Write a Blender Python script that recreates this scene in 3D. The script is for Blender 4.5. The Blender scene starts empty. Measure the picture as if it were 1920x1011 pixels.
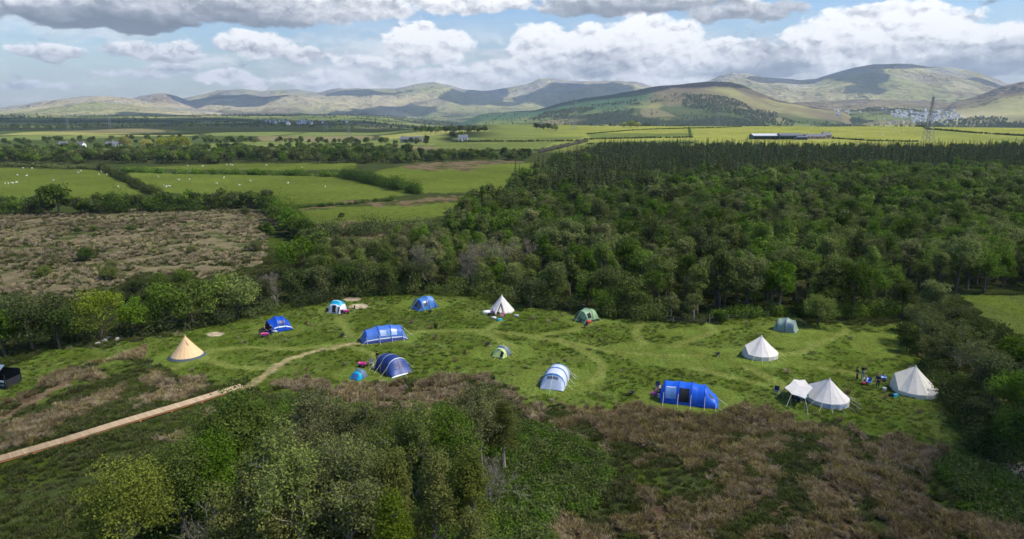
import bpy, math, random
import numpy as np
from mathutils import Vector
random.seed(5)
RNG = np.random.default_rng(11)
D2R = math.pi / 180
sc = bpy.context.scene
COL = sc.collection

# ------------------------------------------------------------------ camera numbers (photograph is 1920 x 1011)
F, CX, CY, HZ, CAMH = 1280.0, 960.0, 505.5, 215.0, 34.0
PITCH = math.atan((CY - HZ) / F)
CP, SP = math.cos(PITCH), math.sin(PITCH)
SUN_AZ, SUN_EL = 98 * D2R, 52 * D2R
SUN = np.array([math.cos(SUN_EL) * math.sin(SUN_AZ), math.cos(SUN_EL) * math.cos(SUN_AZ), math.sin(SUN_EL)])

def ray(u, v):
    x, y = (u - CX) / F, -(v - CY) / F
    return np.array([x, CP + y * SP, -SP + y * CP])
def azel(u, v):
    d = ray(u, v)
    return math.degrees(math.atan2(d[0], d[1])), math.degrees(math.atan2(d[2], math.hypot(d[0], d[1])))

# ------------------------------------------------------------------ numpy noise
def _h(ix, iy, s):
    n = (ix * 374761393 + iy * 668265263 + s * 1442695041) & 0x7fffffff
    n = ((n ^ (n >> 13)) * 1274126177) & 0x7fffffff
    return ((n ^ (n >> 16)) & 0xffff) / 65535.0
def vn(x, y, s=0):
    x = np.asarray(x, float); y = np.asarray(y, float)
    ix = np.floor(x).astype(np.int64); iy = np.floor(y).astype(np.int64)
    fx = x - ix; fy = y - iy
    fx = fx * fx * (3 - 2 * fx); fy = fy * fy * (3 - 2 * fy)
    a = _h(ix, iy, s); b = _h(ix + 1, iy, s); c = _h(ix, iy + 1, s); d = _h(ix + 1, iy + 1, s)
    return (a * (1 - fx) + b * fx) * (1 - fy) + (c * (1 - fx) + d * fx) * fy
def fbm(x, y, s=0, o=4):
    t = 0; a = .5; w = 0
    for k in range(o):
        t = t + a * vn(x, y, s + k * 17); w += a; a *= .5
        x = np.asarray(x) * 2.03 + 3.1; y = np.asarray(y) * 2.03 + 1.7
    return t / w
def sst(a, b, x):
    t = np.clip((x - a) / (b - a), 0, 1)
    return t * t * (3 - 2 * t)

# ------------------------------------------------------------------ terrain
def ridge(pts, R, Wf, Wb, rough=.3, fade=3.0, seed=0):
    az = np.array([azel(*p)[0] for p in pts]); el = np.array([azel(*p)[1] for p in pts])
    H = CAMH + R * np.tan(el * D2R)
    az = np.concatenate([[az[0] - fade], az, [az[-1] + fade]])
    H = np.concatenate([[-40], H, [-40]])
    return dict(az=az, H=H, R=R, Wf=Wf, Wb=Wb, rough=rough, seed=seed)
RIDGES = [
 ridge([(-700,215),(-400,196),(-200,202),(0,203),(50,197),(100,189),(150,182),(190,180),(240,184),(275,191),(330,200),(400,210)], 7000, 3800, 2500, .3, 3, 1),
 ridge([(225,196),(245,185),(265,178),(285,175),(305,174),(330,180),(350,188),(380,200)], 9000, 1800, 2000, .25, 1.5, 2),
 ridge([(340,186),(380,177),(410,170),(460,168),(490,172),(510,170),(560,168),(600,172),(640,166),(700,166),(740,168),(775,160),(800,156),(815,155),(840,160),(870,168),(900,170),(920,170),(950,165),(990,158),(1010,149),(1035,147),(1060,151),(1100,152),(1150,152),(1190,152),(1215,160),(1240,166),(1300,175)], 11500, 5200, 3000, .42, 2, 3),
 ridge([(630,214),(680,207),(710,203),(735,199),(760,203),(800,213)], 8200, 1600, 1500, .2, 1, 4),
 ridge([(900,216),(960,211),(1000,208),(1050,195),(1100,185),(1150,178),(1200,168),(1250,160),(1300,155),(1340,153),(1370,155),(1390,160),(1420,172),(1460,185),(1520,198),(1580,206)], 4600, 2000, 1500, .22, 2, 5),
 ridge([(1270,165),(1300,158),(1330,150),(1350,141),(1375,135),(1400,138),(1430,146),(1470,147),(1500,151),(1530,150),(1560,140),(1600,128),(1640,120),(1680,118),(1710,119),(1740,125),(1790,127),(1830,135),(1870,150),(1890,158),(1960,165),(2100,160)], 9000, 3300, 3000, .28, 3, 6),
 ridge([(1790,192),(1840,178),(1880,162),(1920,152),(1990,143),(2100,150),(2400,190)], 5200, 1900, 1500, .25, 2, 7),
 ridge([(1380,196),(1450,190),(1540,188),(1620,186),(1700,189),(1800,190),(1900,188),(2000,192),(2300,200)], 6000, 2600, 1500, .25, 3, 8),
]
def terrain(x, y, full=False):
    x = np.asarray(x, float); y = np.asarray(y, float)
    r = np.hypot(x, y); az = np.degrees(np.arctan2(x, y))
    h = (fbm(x / 22, y / 22, 3, 3) - .5) * .9 * (1 - .5 * sst(300, 600, r))
    m = sst(-13, -3, az)
    h = h + 13 * sst(600, 1300, r) * m - (45 * sst(1320, 2500, r)) * m
    h = h + (fbm(x / 260, y / 260, 5, 3) - .5) * 10 * sst(500, 1500, r)
    h = h + 30 * sst(1400, 5200, r) * (1 - m)
    idx = np.full(r.shape, -1); tt = np.zeros(r.shape)
    rm = r.max() if r.size else 0
    for k, g in enumerate(RIDGES):
        if rm < g['R'] - g['Wf']: continue
        H = np.interp(az, g['az'], g['H'])
        n = fbm(x / 900 + k * 9.1, y / 900, 20 + g['seed'], 5)
        rd = 1 - np.abs(2 * fbm(x / 1500 + k, y / 1500 + 4, 40 + g['seed'], 4) - 1)
        t = np.clip((r - (g['R'] - g['Wf'])) / g['Wf'], 0, 1)
        s = t ** 1.35
        rd2 = 1 - np.abs(2 * fbm(x / 620 + k, y / 800 + 9, 60 + g['seed'], 4) - 1)
        s = s + g['rough'] * ((n - .5) * 1.2 + (rd - .72) * 1.3 + (rd2 - .74) * .8) * t * (1 - t) * 2.4
        b = np.clip(1 - (r - g['R']) / g['Wb'], 0, 1)
        s = np.where(r > g['R'], b * b * (3 - 2 * b), s)
        hk = (H + 40) * s - 40 + ((n - .5) * 26 + (rd2 - .75) * 34) * t
        hk = np.where((r > g['R'] - g['Wf']) & (H > -39), hk, -500)
        up = hk > h
        h = np.where(up, hk, h); idx = np.where(up, k, idx); tt = np.where(up, t, tt)
    if full: return h, idx, tt, r, az
    return h
_RS = np.exp(np.linspace(math.log(14), math.log(17500), 2200)); _CUT = int(np.searchsorted(_RS, 1500))
def P(u, v):
    """ground point seen at photo pixel u, v"""
    d = ray(u, v); hd = math.hypot(d[0], d[1])
    for rs in (_RS[:_CUT], _RS[_CUT - 1:]):
        x = d[0] / hd * rs; y = d[1] / hd * rs; z = CAMH + d[2] / hd * rs
        g = z - terrain(x, y)
        i = int(np.argmax(g < 0))
        if g[i] < 0: break
    else: i = len(rs) - 1
    i = max(i, 1)
    f = g[i - 1] / (g[i - 1] - g[i] + 1e-9); f = min(max(f, 0), 1)
    r = rs[i - 1] + f * (rs[i] - rs[i - 1])
    x, y = d[0] / hd * r, d[1] / hd * r
    return Vector((x, y, float(terrain(x, y))))
def PXY(pts):
    return np.array([tuple(P(*p))[:2] for p in pts])
def Z(x, y): return float(terrain(x, y))
def inpoly(x, y, poly):
    c = np.zeros(x.shape, bool); n = len(poly)
    lo = poly.min(0); hi = poly.max(0)
    s = (x >= lo[0]) & (x <= hi[0]) & (y >= lo[1]) & (y <= hi[1])
    xs, ys = x[s], y[s]; cc = np.zeros(xs.shape, bool)
    for i in range(n):
        x1, y1 = poly[i]; x2, y2 = poly[(i + 1) % n]
        if y1 == y2: continue
        k = ((y1 > ys) != (y2 > ys)) & (xs < (x2 - x1) * (ys - y1) / (y2 - y1) + x1)
        cc ^= k
    c[s] = cc
    return c
def dline(x, y, pts):
    d = np.full(x.shape, 1e9)
    for (x1, y1), (x2, y2) in zip(pts[:-1], pts[1:]):
        L = (x2 - x1) ** 2 + (y2 - y1) ** 2 + 1e-9
        t = np.clip(((x - x1) * (x2 - x1) + (y - y1) * (y2 - y1)) / L, 0, 1)
        d = np.minimum(d, np.hypot(x - x1 - t * (x2 - x1), y - y1 - t * (y2 - y1)))
    return d

# ------------------------------------------------------------------ mesh builder
class MB:
    def __init__(s): s.V = []; s.L = []; s.C = []; s.M = []; s.n = 0; s.T = []
    def add(s, V, faces, mat=0, tint=None):
        V = np.asarray(V, float).reshape(-1, 3); faces = np.asarray(faces, np.int64)
        s.V.append(V); s.L.append((faces + s.n).ravel()); s.C.append(np.full(len(faces), faces.shape[1]))
        s.M.append(np.full(len(faces), mat)); s.n += len(V)
        s.T.append(np.full(len(V), .5) if tint is None else np.asarray(tint, float))
        return s
    def box(s, c, d, rz=0, mat=0, M=None):
        q = np.array([[i, j, k] for k in (-.5, .5) for j in (-.5, .5) for i in (-.5, .5)]) * np.array(d)
        if rz:
            a, b = math.cos(rz), math.sin(rz); q = np.stack([q[:, 0] * a - q[:, 1] * b, q[:, 0] * b + q[:, 1] * a, q[:, 2]], 1)
        return s.add(q + np.array(c), [(0, 2, 3, 1), (4, 5, 7, 6), (0, 1, 5, 4), (2, 6, 7, 3), (0, 4, 6, 2), (1, 3, 7, 5)], mat)
    def tube(s, pts, rad, n=5, mat=0, cap=True):
        pts = np.asarray(pts, float); rad = np.broadcast_to(np.asarray(rad, float), (len(pts),))
        T = np.gradient(pts, axis=0) if len(pts) > 1 else np.array([[0, 0, 1.]])
        T /= np.linalg.norm(T, axis=1)[:, None] + 1e-9
        ref = np.where(np.abs(T[:, 2:3]) > .9, [[1., 0, 0]], [[0, 0, 1.]])
        A = np.cross(T, ref); A /= np.linalg.norm(A, axis=1)[:, None] + 1e-9
        B = np.cross(T, A)
        th = np.arange(n) * 2 * math.pi / n
        R = pts[:, None] + rad[:, None, None] * (np.cos(th)[None, :, None] * A[:, None] + np.sin(th)[None, :, None] * B[:, None])
        m = len(pts); i = np.arange(m - 1)[:, None]; j = np.arange(n)[None]; k = (j + 1) % n
        f = np.stack([i * n + j, i * n + k, (i + 1) * n + k, (i + 1) * n + j], -1).reshape(-1, 4)
        s.add(R.reshape(-1, 3), f, mat)
        if cap and n >= 3:
            s.add(R[-1], [tuple(range(n))], mat); s.add(R[0], [tuple(range(n))[::-1]], mat)
        return s
    def grid(s, G, mat=0, closed=False, tint=None):
        G = np.asarray(G, float); m, n = G.shape[:2]
        i = np.arange(m - 1)[:, None]; j = np.arange(n if closed else n - 1)[None]; k = (j + 1) % n
        f = np.stack([i * n + j, i * n + k, (i + 1) * n + k, (i + 1) * n + j], -1).reshape(-1, 4)
        return s.add(G.reshape(-1, 3), f, mat, tint)
    def ball(s, c, r, n=8, m=6, mat=0):
        th = np.linspace(0, math.pi, m + 1)[:, None]; ph = np.arange(n)[None] * 2 * math.pi / n
        G = np.stack([np.sin(th) * np.cos(ph), np.sin(th) * np.sin(ph), np.cos(th) * np.ones_like(ph)], -1) * np.array(r) + np.array(c)
        return s.grid(G[::-1], mat, True)
    def cards(s, pos, nrm, size, tint, mat=0, asp=.62, rng=RNG):
        N = len(pos); nrm = nrm / (np.linalg.norm(nrm, axis=1)[:, None] + 1e-9)
        t = rng.normal(size=(N, 3)); t -= (t * nrm).sum(1)[:, None] * nrm; t /= np.linalg.norm(t, axis=1)[:, None] + 1e-9
        b = np.cross(nrm, t); L = np.broadcast_to(size, (N,))[:, None]
        V = np.stack([pos - t * L * .5, pos + b * L * asp * .5 + nrm * L * .06, pos + t * L * .5, pos - b * L * asp * .5 + nrm * L * .06], 1)
        return s.add(V.reshape(-1, 3), np.arange(4 * N).reshape(-1, 4), mat, np.repeat(tint, 4))
    def mesh(s, name, mats, smooth=False, tint=False):
        me = bpy.data.meshes.new(name)
        V = np.concatenate(s.V); L = np.concatenate(s.L); C = np.concatenate(s.C); M = np.concatenate(s.M)
        me.vertices.add(len(V)); me.vertices.foreach_set('co', V.astype(np.float32).ravel())
        me.loops.add(len(L)); me.loops.foreach_set('vertex_index', L.astype(np.int32))
        me.polygons.add(len(C)); me.polygons.foreach_set('loop_start', np.concatenate([[0], np.cumsum(C)[:-1]]).astype(np.int32))
        me.polygons.foreach_set('material_index', M.astype(np.int32))
        me.polygons.foreach_set('use_smooth', np.full(len(C), smooth))
        if tint:
            a = me.attributes.new('tint', 'FLOAT', 'POINT'); a.data.foreach_set('value', np.concatenate(s.T).astype(np.float32))
        for m in (mats if isinstance(mats, (list, tuple)) else [mats]): me.materials.append(m)
        me.update(calc_edges=True)
        return me
    def obj(s, name, mats, parent=None, smooth=False, loc=None, rz=0, tint=False):
        o = bpy.data.objects.new(name, s.mesh(name, mats, smooth, tint)); COL.objects.link(o)
        if parent: o.parent = parent
        if loc is not None: o.location = loc
        o.rotation_euler.z = rz
        return o
def tag(o, label=None, cat=None, group=None, kind=None):
    if label: o['label'] = label
    if cat: o['category'] = cat
    if group: o['group'] = group
    if kind: o['kind'] = kind
    return o
def thing(name, label, cat, loc=(0, 0, 0), rz=0, group=None):
    o = bpy.data.objects.new(name, None); COL.objects.link(o); o.empty_display_size = .3
    o.location = loc; o.rotation_euler.z = rz
    return tag(o, label, cat, group)
def link_mesh(name, me, parent=None, loc=(0, 0, 0), rz=0, s=(1, 1, 1)):
    o = bpy.data.objects.new(name, me); COL.objects.link(o); o.parent = parent
    o.location = loc; o.rotation_euler.z = rz; o.scale = s
    return o

# ------------------------------------------------------------------ materials
def nd(nt, typ, ins=None, **pr):
    n = nt.nodes.new(typ)
    for k, v in pr.items(): setattr(n, k, v)
    for k, v in (ins or {}).items():
        if isinstance(v, bpy.types.NodeSocket): nt.links.new(v, n.inputs[k])
        else: n.inputs[k].default_value = v
    return n
def M(nt, op, a, b=None, c=None, clamp=False):
    ins = {0: a}
    if b is not None: ins[1] = b
    if c is not None: ins[2] = c
    return nd(nt, 'ShaderNodeMath', ins, operation=op, use_clamp=clamp).outputs[0]
def VM(nt, op, a, b=None):
    n = nd(nt, 'ShaderNodeVectorMath', {0: a} if b is None else {0: a, 1: b}, operation=op)
    return n.outputs[1] if op in ('DOT_PRODUCT', 'LENGTH') else n.outputs[0]
def MIX(nt, f, a, b, bt='MIX', clampf=True):
    n = nd(nt, 'ShaderNodeMix', {0: f, 6: a, 7: b}, data_type='RGBA', blend_type=bt)
    return n.outputs[2]
def MR(nt, v, a, b, c=0., d=1., smooth=False):
    return nd(nt, 'ShaderNodeMapRange', {0: v, 1: a, 2: b, 3: c, 4: d}, interpolation_type='SMOOTHSTEP' if smooth else 'LINEAR').outputs[0]
def NOISE(nt, vec, scale, det=4, rough=.55, color=False):
    n = nd(nt, 'ShaderNodeTexNoise', {'Vector': vec, 'Scale': scale, 'Detail': det, 'Roughness': rough})
    return n.outputs['Color' if color else 0]
def newmat(name):
    m = bpy.data.materials.new(name); m.use_nodes = True; nt = m.node_tree; nt.nodes.clear()
    out = nt.nodes.new('ShaderNodeOutputMaterial')
    return m, nt, out
def c4(c): return (c[0], c[1], c[2], 1)
_MC = {}
def mat(name, col, rough=.8, var=.12, vs=3., spec=.3, bump=0, bs=30, metal=0, trans=0):
    if name in _MC: return _MC[name]
    m, nt, out = newmat(name)
    ob = nd(nt, 'ShaderNodeTexCoord').outputs['Object']
    f = NOISE(nt, ob, vs, 5)
    v = MR(nt, f, .3, .7, 1 - var, 1 + var)
    hsv = nd(nt, 'ShaderNodeHueSaturation', {'Color': c4(col), 'Value': v})
    b = nd(nt, 'ShaderNodeBsdfPrincipled', {'Base Color': hsv.outputs[0], 'Roughness': rough, 'Specular IOR Level': spec, 'Metallic': metal})
    if bump:
        bn = nd(nt, 'ShaderNodeBump', {'Height': NOISE(nt, ob, bs, 3), 'Strength': bump, 'Distance': .05})
        nt.links.new(bn.outputs[0], b.inputs['Normal'])
    s = b.outputs[0]
    if trans:
        tr = nd(nt, 'ShaderNodeBsdfTranslucent', {'Color': hsv.outputs[0]})
        s = nd(nt, 'ShaderNodeMixShader', {0: trans, 1: s, 2: tr.outputs[0]}).outputs[0]
    nt.links.new(s, out.inputs[0])
    _MC[name] = m
    return m
def fabric(name, col, trans=.12, rough=.55, var=.1):
    return mat(name, col, rough, var, 2.2, .35, .5, 2.5, 0, trans)
def leafmat(name, ca, cb, trans=.35, objvar=.3, patch=.15):
    m, nt, out = newmat(name)
    at = nd(nt, 'ShaderNodeAttribute', attribute_name='tint').outputs['Fac']
    c = MIX(nt, at, c4(ca), c4(cb))
    rnd = nd(nt, 'ShaderNodeObjectInfo').outputs['Random']
    r2 = M(nt, 'FRACT', M(nt, 'MULTIPLY', rnd, 7.31))
    geo = nd(nt, 'ShaderNodeNewGeometry').outputs['Position']
    big = NOISE(nt, geo, .035, 2)
    val = M(nt, 'ADD', MR(nt, rnd, 0, 1, 1 - objvar, 1 + objvar), MR(nt, big, .35, .65, -patch, patch))
    hs = nd(nt, 'ShaderNodeHueSaturation', {'Color': c, 'Value': val, 'Hue': MR(nt, r2, 0, 1, .5 - .028, .5 + .02), 'Saturation': MR(nt, r2, 0, 1, .78, 1.1)})
    d = nd(nt, 'ShaderNodeBsdfDiffuse', {'Color': hs.outputs[0]})
    t = nd(nt, 'ShaderNodeBsdfTranslucent', {'Color': hs.outputs[0]})
    s = nd(nt, 'ShaderNodeMixShader', {0: trans, 1: d.outputs[0], 2: t.outputs[0]})
    nt.links.new(s.outputs[0], out.inputs[0])
    return m
# ------------------------------------------------------------------ vegetation materials
BARK = mat('bark', (.10, .085, .065), .9, .3, 4, .1)
BARKP = mat('pale_bark', (.26, .24, .19), .9, .25, 4, .1)
LF_OAK = leafmat('leaf_oak', (0.062, 0.105, 0.014), (0.185, 0.26, 0.045))
LF_WOOD = leafmat('leaf_wood', (0.062, 0.104, 0.016), (0.172, 0.238, 0.044), .4, .42, .25)
LF_LIME = leafmat('leaf_lime', (0.1, 0.13, 0.014), (0.25, 0.29, 0.04), .4, .15)
LF_WILLOW = leafmat('leaf_willow', (0.098, 0.122, 0.03), (0.235, 0.262, 0.075), .35, .2)
LF_BIRCH = leafmat('leaf_birch', (0.065, 0.088, 0.014), (0.18, 0.205, 0.034), .4, .2)
LF_CON = leafmat('leaf_conifer', (0.03, 0.05, 0.014), (0.09, 0.125, 0.036), .15, .25, .12)
LF_DARK = leafmat('leaf_dark', (0.036, 0.064, 0.014), (0.108, 0.155, 0.034), .3, .25)
LF_GREY = leafmat('leaf_grey', (.11, .11, .07), (.21, .20, .13), .3, .2)
LF_SUNLIT = leafmat('leaf_sunlit', (0.27, 0.3, 0.035), (0.46, 0.5, 0.07), .4, .15)  # sunlight on the far trees put into a bright yellow leaf colour
LF_TAN = leafmat('leaf_tan', (.14, .115, .07), (.27, .225, .14), .3, .2)
LF_ARCH = leafmat('leaf_arching', (0.085, 0.112, 0.024), (0.22, 0.24, 0.065), .35, .2)
LF_ROUND = leafmat('leaf_round_bush', (.07, .125, .012), (.19, .29, .035), .4, .05)
LF_BRAM = leafmat('leaf_bramble', (0.04, 0.075, 0.012), (0.13, 0.19, 0.034), .3, .25, .25)
RUSH = leafmat('rush', (0.108, 0.084, 0.03), (0.35, 0.275, 0.112), .3, .35, .3)
RUSHP = leafmat('rush_pale', (0.2, 0.165, 0.08), (0.52, 0.43, 0.25), .3, .35, .3)
SEDGE_DIM = leafmat('sedge_blade_dimmed', (0.045, 0.065, 0.014), (0.14, 0.165, 0.042), .35, .25, .25)  # blade colour darkened to stand for the dim outer edges of the picture
GRS = leafmat('grass_blade', (0.085, 0.128, 0.014), (0.2, 0.275, 0.042), .35, .22, .2)

# ------------------------------------------------------------------ tree templates (metres, foot at the origin)
def limb_tubes(mb, H, cen, tr, rng, base=.25, mat=0):
    k = 7; zz = np.linspace(0, H * .8, k)
    wob = np.cumsum(rng.normal(0, .06 * H / k, (k, 2)), 0); wob[0] = 0
    P0 = np.column_stack([wob, zz])
    mb.tube(P0, np.linspace(tr, tr * .25, k), 6, mat)
    for c in cen:
        z0 = max(base * H, min(c[2] * .62, H * .75))
        i = z0 / (H * .8) * (k - 1); a = P0[int(i)] + (P0[min(int(i) + 1, k - 1)] - P0[int(i)]) * (i % 1)
        m_ = (a + c) / 2 + np.array([0, 0, -.06 * H]); rr = tr * .42
        mb.tube([a, m_, c], [rr, rr * .6, rr * .2], 4, mat, False)
def broadleaf(seed, H, W, base=.22, n_cl=18, per=130, size=.3, shape=0., crn=(.13, .24), flat=0.):
    rng = np.random.default_rng(seed)
    mb = MB(); cz = base * H + (H - base * H) * .5; hz = (H - base * H) * .5
    d = rng.normal(size=(n_cl, 3)); d /= np.linalg.norm(d, axis=1)[:, None]
    d[:, 2] = np.where(d[:, 2] < -.5, -d[:, 2], d[:, 2])
    fr = rng.uniform(.35, .86, n_cl)
    zrel = d[:, 2] * fr
    wd = 1 - shape * (zrel * .5 + .5)
    cen = np.column_stack([d[:, 0] * fr * W / 2 * wd, d[:, 1] * fr * W / 2 * wd, cz + zrel * hz])
    rad = rng.uniform(crn[0], crn[1], n_cl) * W
    tc = rng.uniform(.15, .85, n_cl)
    for c, r, t in zip(cen, rad, tc):
        n = int(per * (r / (W * .185)) ** 2)
        q = rng.normal(size=(n, 3)); q /= np.linalg.norm(q, axis=1)[:, None]
        u = rng.uniform(.45, 1.12, n) ** .8
        sq = np.array([1, 1, rng.uniform(.65, .95)])
        lump = .75 + .5 * vn(q[:, 0] * 2.1 + c[0], q[:, 1] * 2.1 + q[:, 2] * 1.7 + c[2], seed)
        pos = c + q * sq * (r * u * lump)[:, None]
        nr = q * .55 + rng.normal(size=(n, 3)) * .5 + np.array([0, 0, .3])
        mb.cards(pos, nr, rng.uniform(.6, 1.35, n) * size, np.clip(t + rng.normal(0, .14, n), 0, 1), 0, .62, rng)
    tb = MB(); limb_tubes(tb, H, cen[:10], .022 * H + .05, rng, base)
    return mb, tb
def conifer(seed, H, W, size=.5, lv=15):
    rng = np.random.default_rng(seed); mb = MB()
    for k in range(lv):
        z = H * (.1 + .88 * k / (lv - 1)); R = W / 2 * (1 - (z / H) ** 1.25 * .97) * rng.uniform(.8, 1.15)
        nb = max(4, int(10 * (1 - z / H) + 4))
        for j in range(nb):
            a = rng.uniform(0, 2 * math.pi); L = R * rng.uniform(.7, 1.15); m = max(2, int(L / size * 1.7) + 1)
            s = (np.arange(m) + .6) / m
            pos = np.column_stack([np.cos(a) * L * s, np.sin(a) * L * s, z - L * s * s * .32 + .1 * L * s + rng.normal(0, .05, m)])
            nr = np.column_stack([np.cos(a) * .35 * np.ones(m), np.sin(a) * .35 * np.ones(m), np.ones(m)]) + rng.normal(0, .38, (m, 3))
            mb.cards(pos, nr, size * rng.uniform(.7, 1.3, m), np.clip(.3 + .5 * s + rng.normal(0, .15, m), 0, 1), 0, .6, rng)
    mb.cards(np.array([[0, 0, H], [0, 0, H + .3]]), np.array([[1, 0, 0.], [0, 1, 0]]), np.array([.9, .7]), np.array([.7, .7]), 0, .3, rng)
    tb = MB(); tb.tube([(0, 0, 0), (0, 0, H * .5), (0, 0, H * .98)], [.02 * H, .012 * H, .02], 6)
    return mb, tb
def branchy(seed, H, spread, depth=4, leaves=0, size=.15, tr=.09, stems=1, droop=0., first=.28, tintc=.5, lean=.05, thin=.55):
    rng = np.random.default_rng(seed); tb = MB(); tips = []
    def rec(p, d, L, r, k):
        n = 4; pts = [p]; q = p.copy(); dd = d.copy()
        for i in range(n):
            dd = dd + rng.normal(0, .14, 3) + np.array([0, 0, .05 - droop * (k < depth - 1) * .25]); dd /= np.linalg.norm(dd)
            q = q + dd * L / n; pts.append(q.copy())
        tb.tube(pts, np.linspace(r, r * .45, n + 1), 4 if k < depth else 6, 0, False)
        if k <= 1: tips.extend([pts[2], pts[3], pts[4]])
        if k == 0: return
        nb = 4 if k == depth else 3 + (rng.random() < .5)
        for i in range(nb):
            s = rng.uniform(first if k == depth else .25, 1.0); j = s * n; a = pts[int(min(j, n - 1))]; b = pts[int(min(j, n - 1)) + 1]
            o = rng.normal(size=3); o -= o.dot(dd) * dd; o /= np.linalg.norm(o)
            nd_ = dd * rng.uniform(.55, .9) + o * spread; nd_ /= np.linalg.norm(nd_)
            rec(a + (b - a) * (j % 1), nd_, L * rng.uniform(.45, .68), r * thin, k - 1)
        rec(pts[-1], dd, L * .5, r * .45, k - 1)
    for s in range(stems):
        d = np.array([rng.normal(0, lean + .22 * (stems > 1)), rng.normal(0, lean + .22 * (stems > 1)), 1.])
        rec(np.array([rng.normal(0, .15 * (stems > 1)), rng.normal(0, .15 * (stems > 1)), 0.]), d / np.linalg.norm(d), H * .52, tr, depth)
    mb = MB(); tips = np.array(tips)
    if leaves:
        i = rng.integers(0, len(tips), leaves)
        pos = tips[i] + rng.normal(0, .26, (leaves, 3)) * np.array([1, 1, .8]); pos[:, 2] -= droop * rng.random(leaves) * .9
        nr = rng.normal(size=(leaves, 3)) + np.array([0, 0, .4])
        tl = vn(tips[:, 0] * .9 + seed, tips[:, 1] * .9 + tips[:, 2] * .7, 3)[i]
        mb.cards(pos, nr, size * rng.uniform(.6, 1.4, leaves), np.clip(tl * .9 + rng.normal(0, .2, leaves), 0, 1), 0, .6, rng)
    zmax = tips[:, 2].max(); k = H / zmax
    for m_ in (mb, tb): m_.V = [v * k for v in m_.V]
    return mb, tb
def single(name, t, leaf, bark):
    """crown and trunk in one mesh, for trees too small in the photo to show their parts"""
    mb, tb = t; o = MB()
    for src, mt in ((mb, 0), (tb, 1)):
        off = 0
        for V, L, C, T in zip(src.V, src.L, src.C, src.T):
            k = C[0]; o.add(V, L.reshape(-1, k) - off, mt, T); off += len(V)
    return o.mesh(name, [leaf, bark], False, True)
class Tmpl:
    def __init__(s, key, t, leaf, bark):
        mb, tb = t
        s.crown = mb.mesh(key + '_crown', [leaf], False, True) if mb.n else None
        s.trunk = tb.mesh(key + '_trunk', [bark])
def place(T, name, u, v, label, cat='tree', group=None, s=1., sz=None, rz=None, dxy=None, crown='crown', trunk='trunk'):
    p = P(u, v) if dxy is None else Vector((dxy[0], dxy[1], Z(*dxy)))
    r = thing(name, label, cat, p - Vector((0, 0, .05)), random.uniform(0, 6.28) if rz is None else rz, group)
    if T.crown: link_mesh(crown, T.crown, r, s=(s, s, sz or s))
    link_mesh(trunk, T.trunk, r, s=(s, s, sz or s))
    return r

def hedge(name, pts, w, h, label, leaf, size=None, dens=1., cat='hedge', group=None, rough=.45, seed=1, world=False, gaps=0.):
    rng = np.random.default_rng(seed)
    Q = np.array(pts, float) if world else PXY(pts)
    pos, nrm, tin, szs = [], [], [], []
    for a, b in zip(Q[:-1], Q[1:]):
        L = np.linalg.norm(b - a); dist = np.linalg.norm((a + b) / 2); sz = size or max(.24, dist * .0014)
        nx = np.array([-(b - a)[1], (b - a)[0]]) / (L + 1e-9)
        for k in range(max(2, int(L / (.42 * h)) * max(1, int(w / (1.3 * h) + .5)))):
            s = rng.random(); r = h * rng.uniform(.42, .62) * (1 + rough * rng.normal(0, .55)); r = np.clip(r, .25 * h, 1.1 * h)
            c = a + (b - a) * s + nx * rng.normal(0, max(.02, (w - h) / 3.2))
            n = int(min(700, 15 * (r / sz) ** 2 * dens) + 8)
            q = rng.normal(size=(n, 3)); q /= np.linalg.norm(q, axis=1)[:, None]
            u = rng.uniform(.5, 1.1, n) * (.75 + .5 * vn(q[:, 0] * 2 + c[0], q[:, 1] * 2 + q[:, 2] * 2, seed))
            zc = Z(*c) + r * rng.uniform(.55, 1.0)
            pos.append(np.array([c[0], c[1], zc]) + q * (r * u)[:, None] * np.array([1.1, 1.1, .95])); nrm.append(q * .55 + rng.normal(0, .5, (n, 3)) + np.array([0, 0, .3]))
            tin.append(np.clip(rng.uniform(.15, .85) + rng.normal(0, .2, n), 0, 1)); szs.append(sz * rng.uniform(.65, 1.35, n))
    mb = MB().cards(np.concatenate(pos), np.concatenate(nrm), np.concatenate(szs), np.concatenate(tin), 0, .65, rng)
    o = mb.obj(name, [leaf], None, tint=True)
    return tag(o, label, cat, group)

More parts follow.
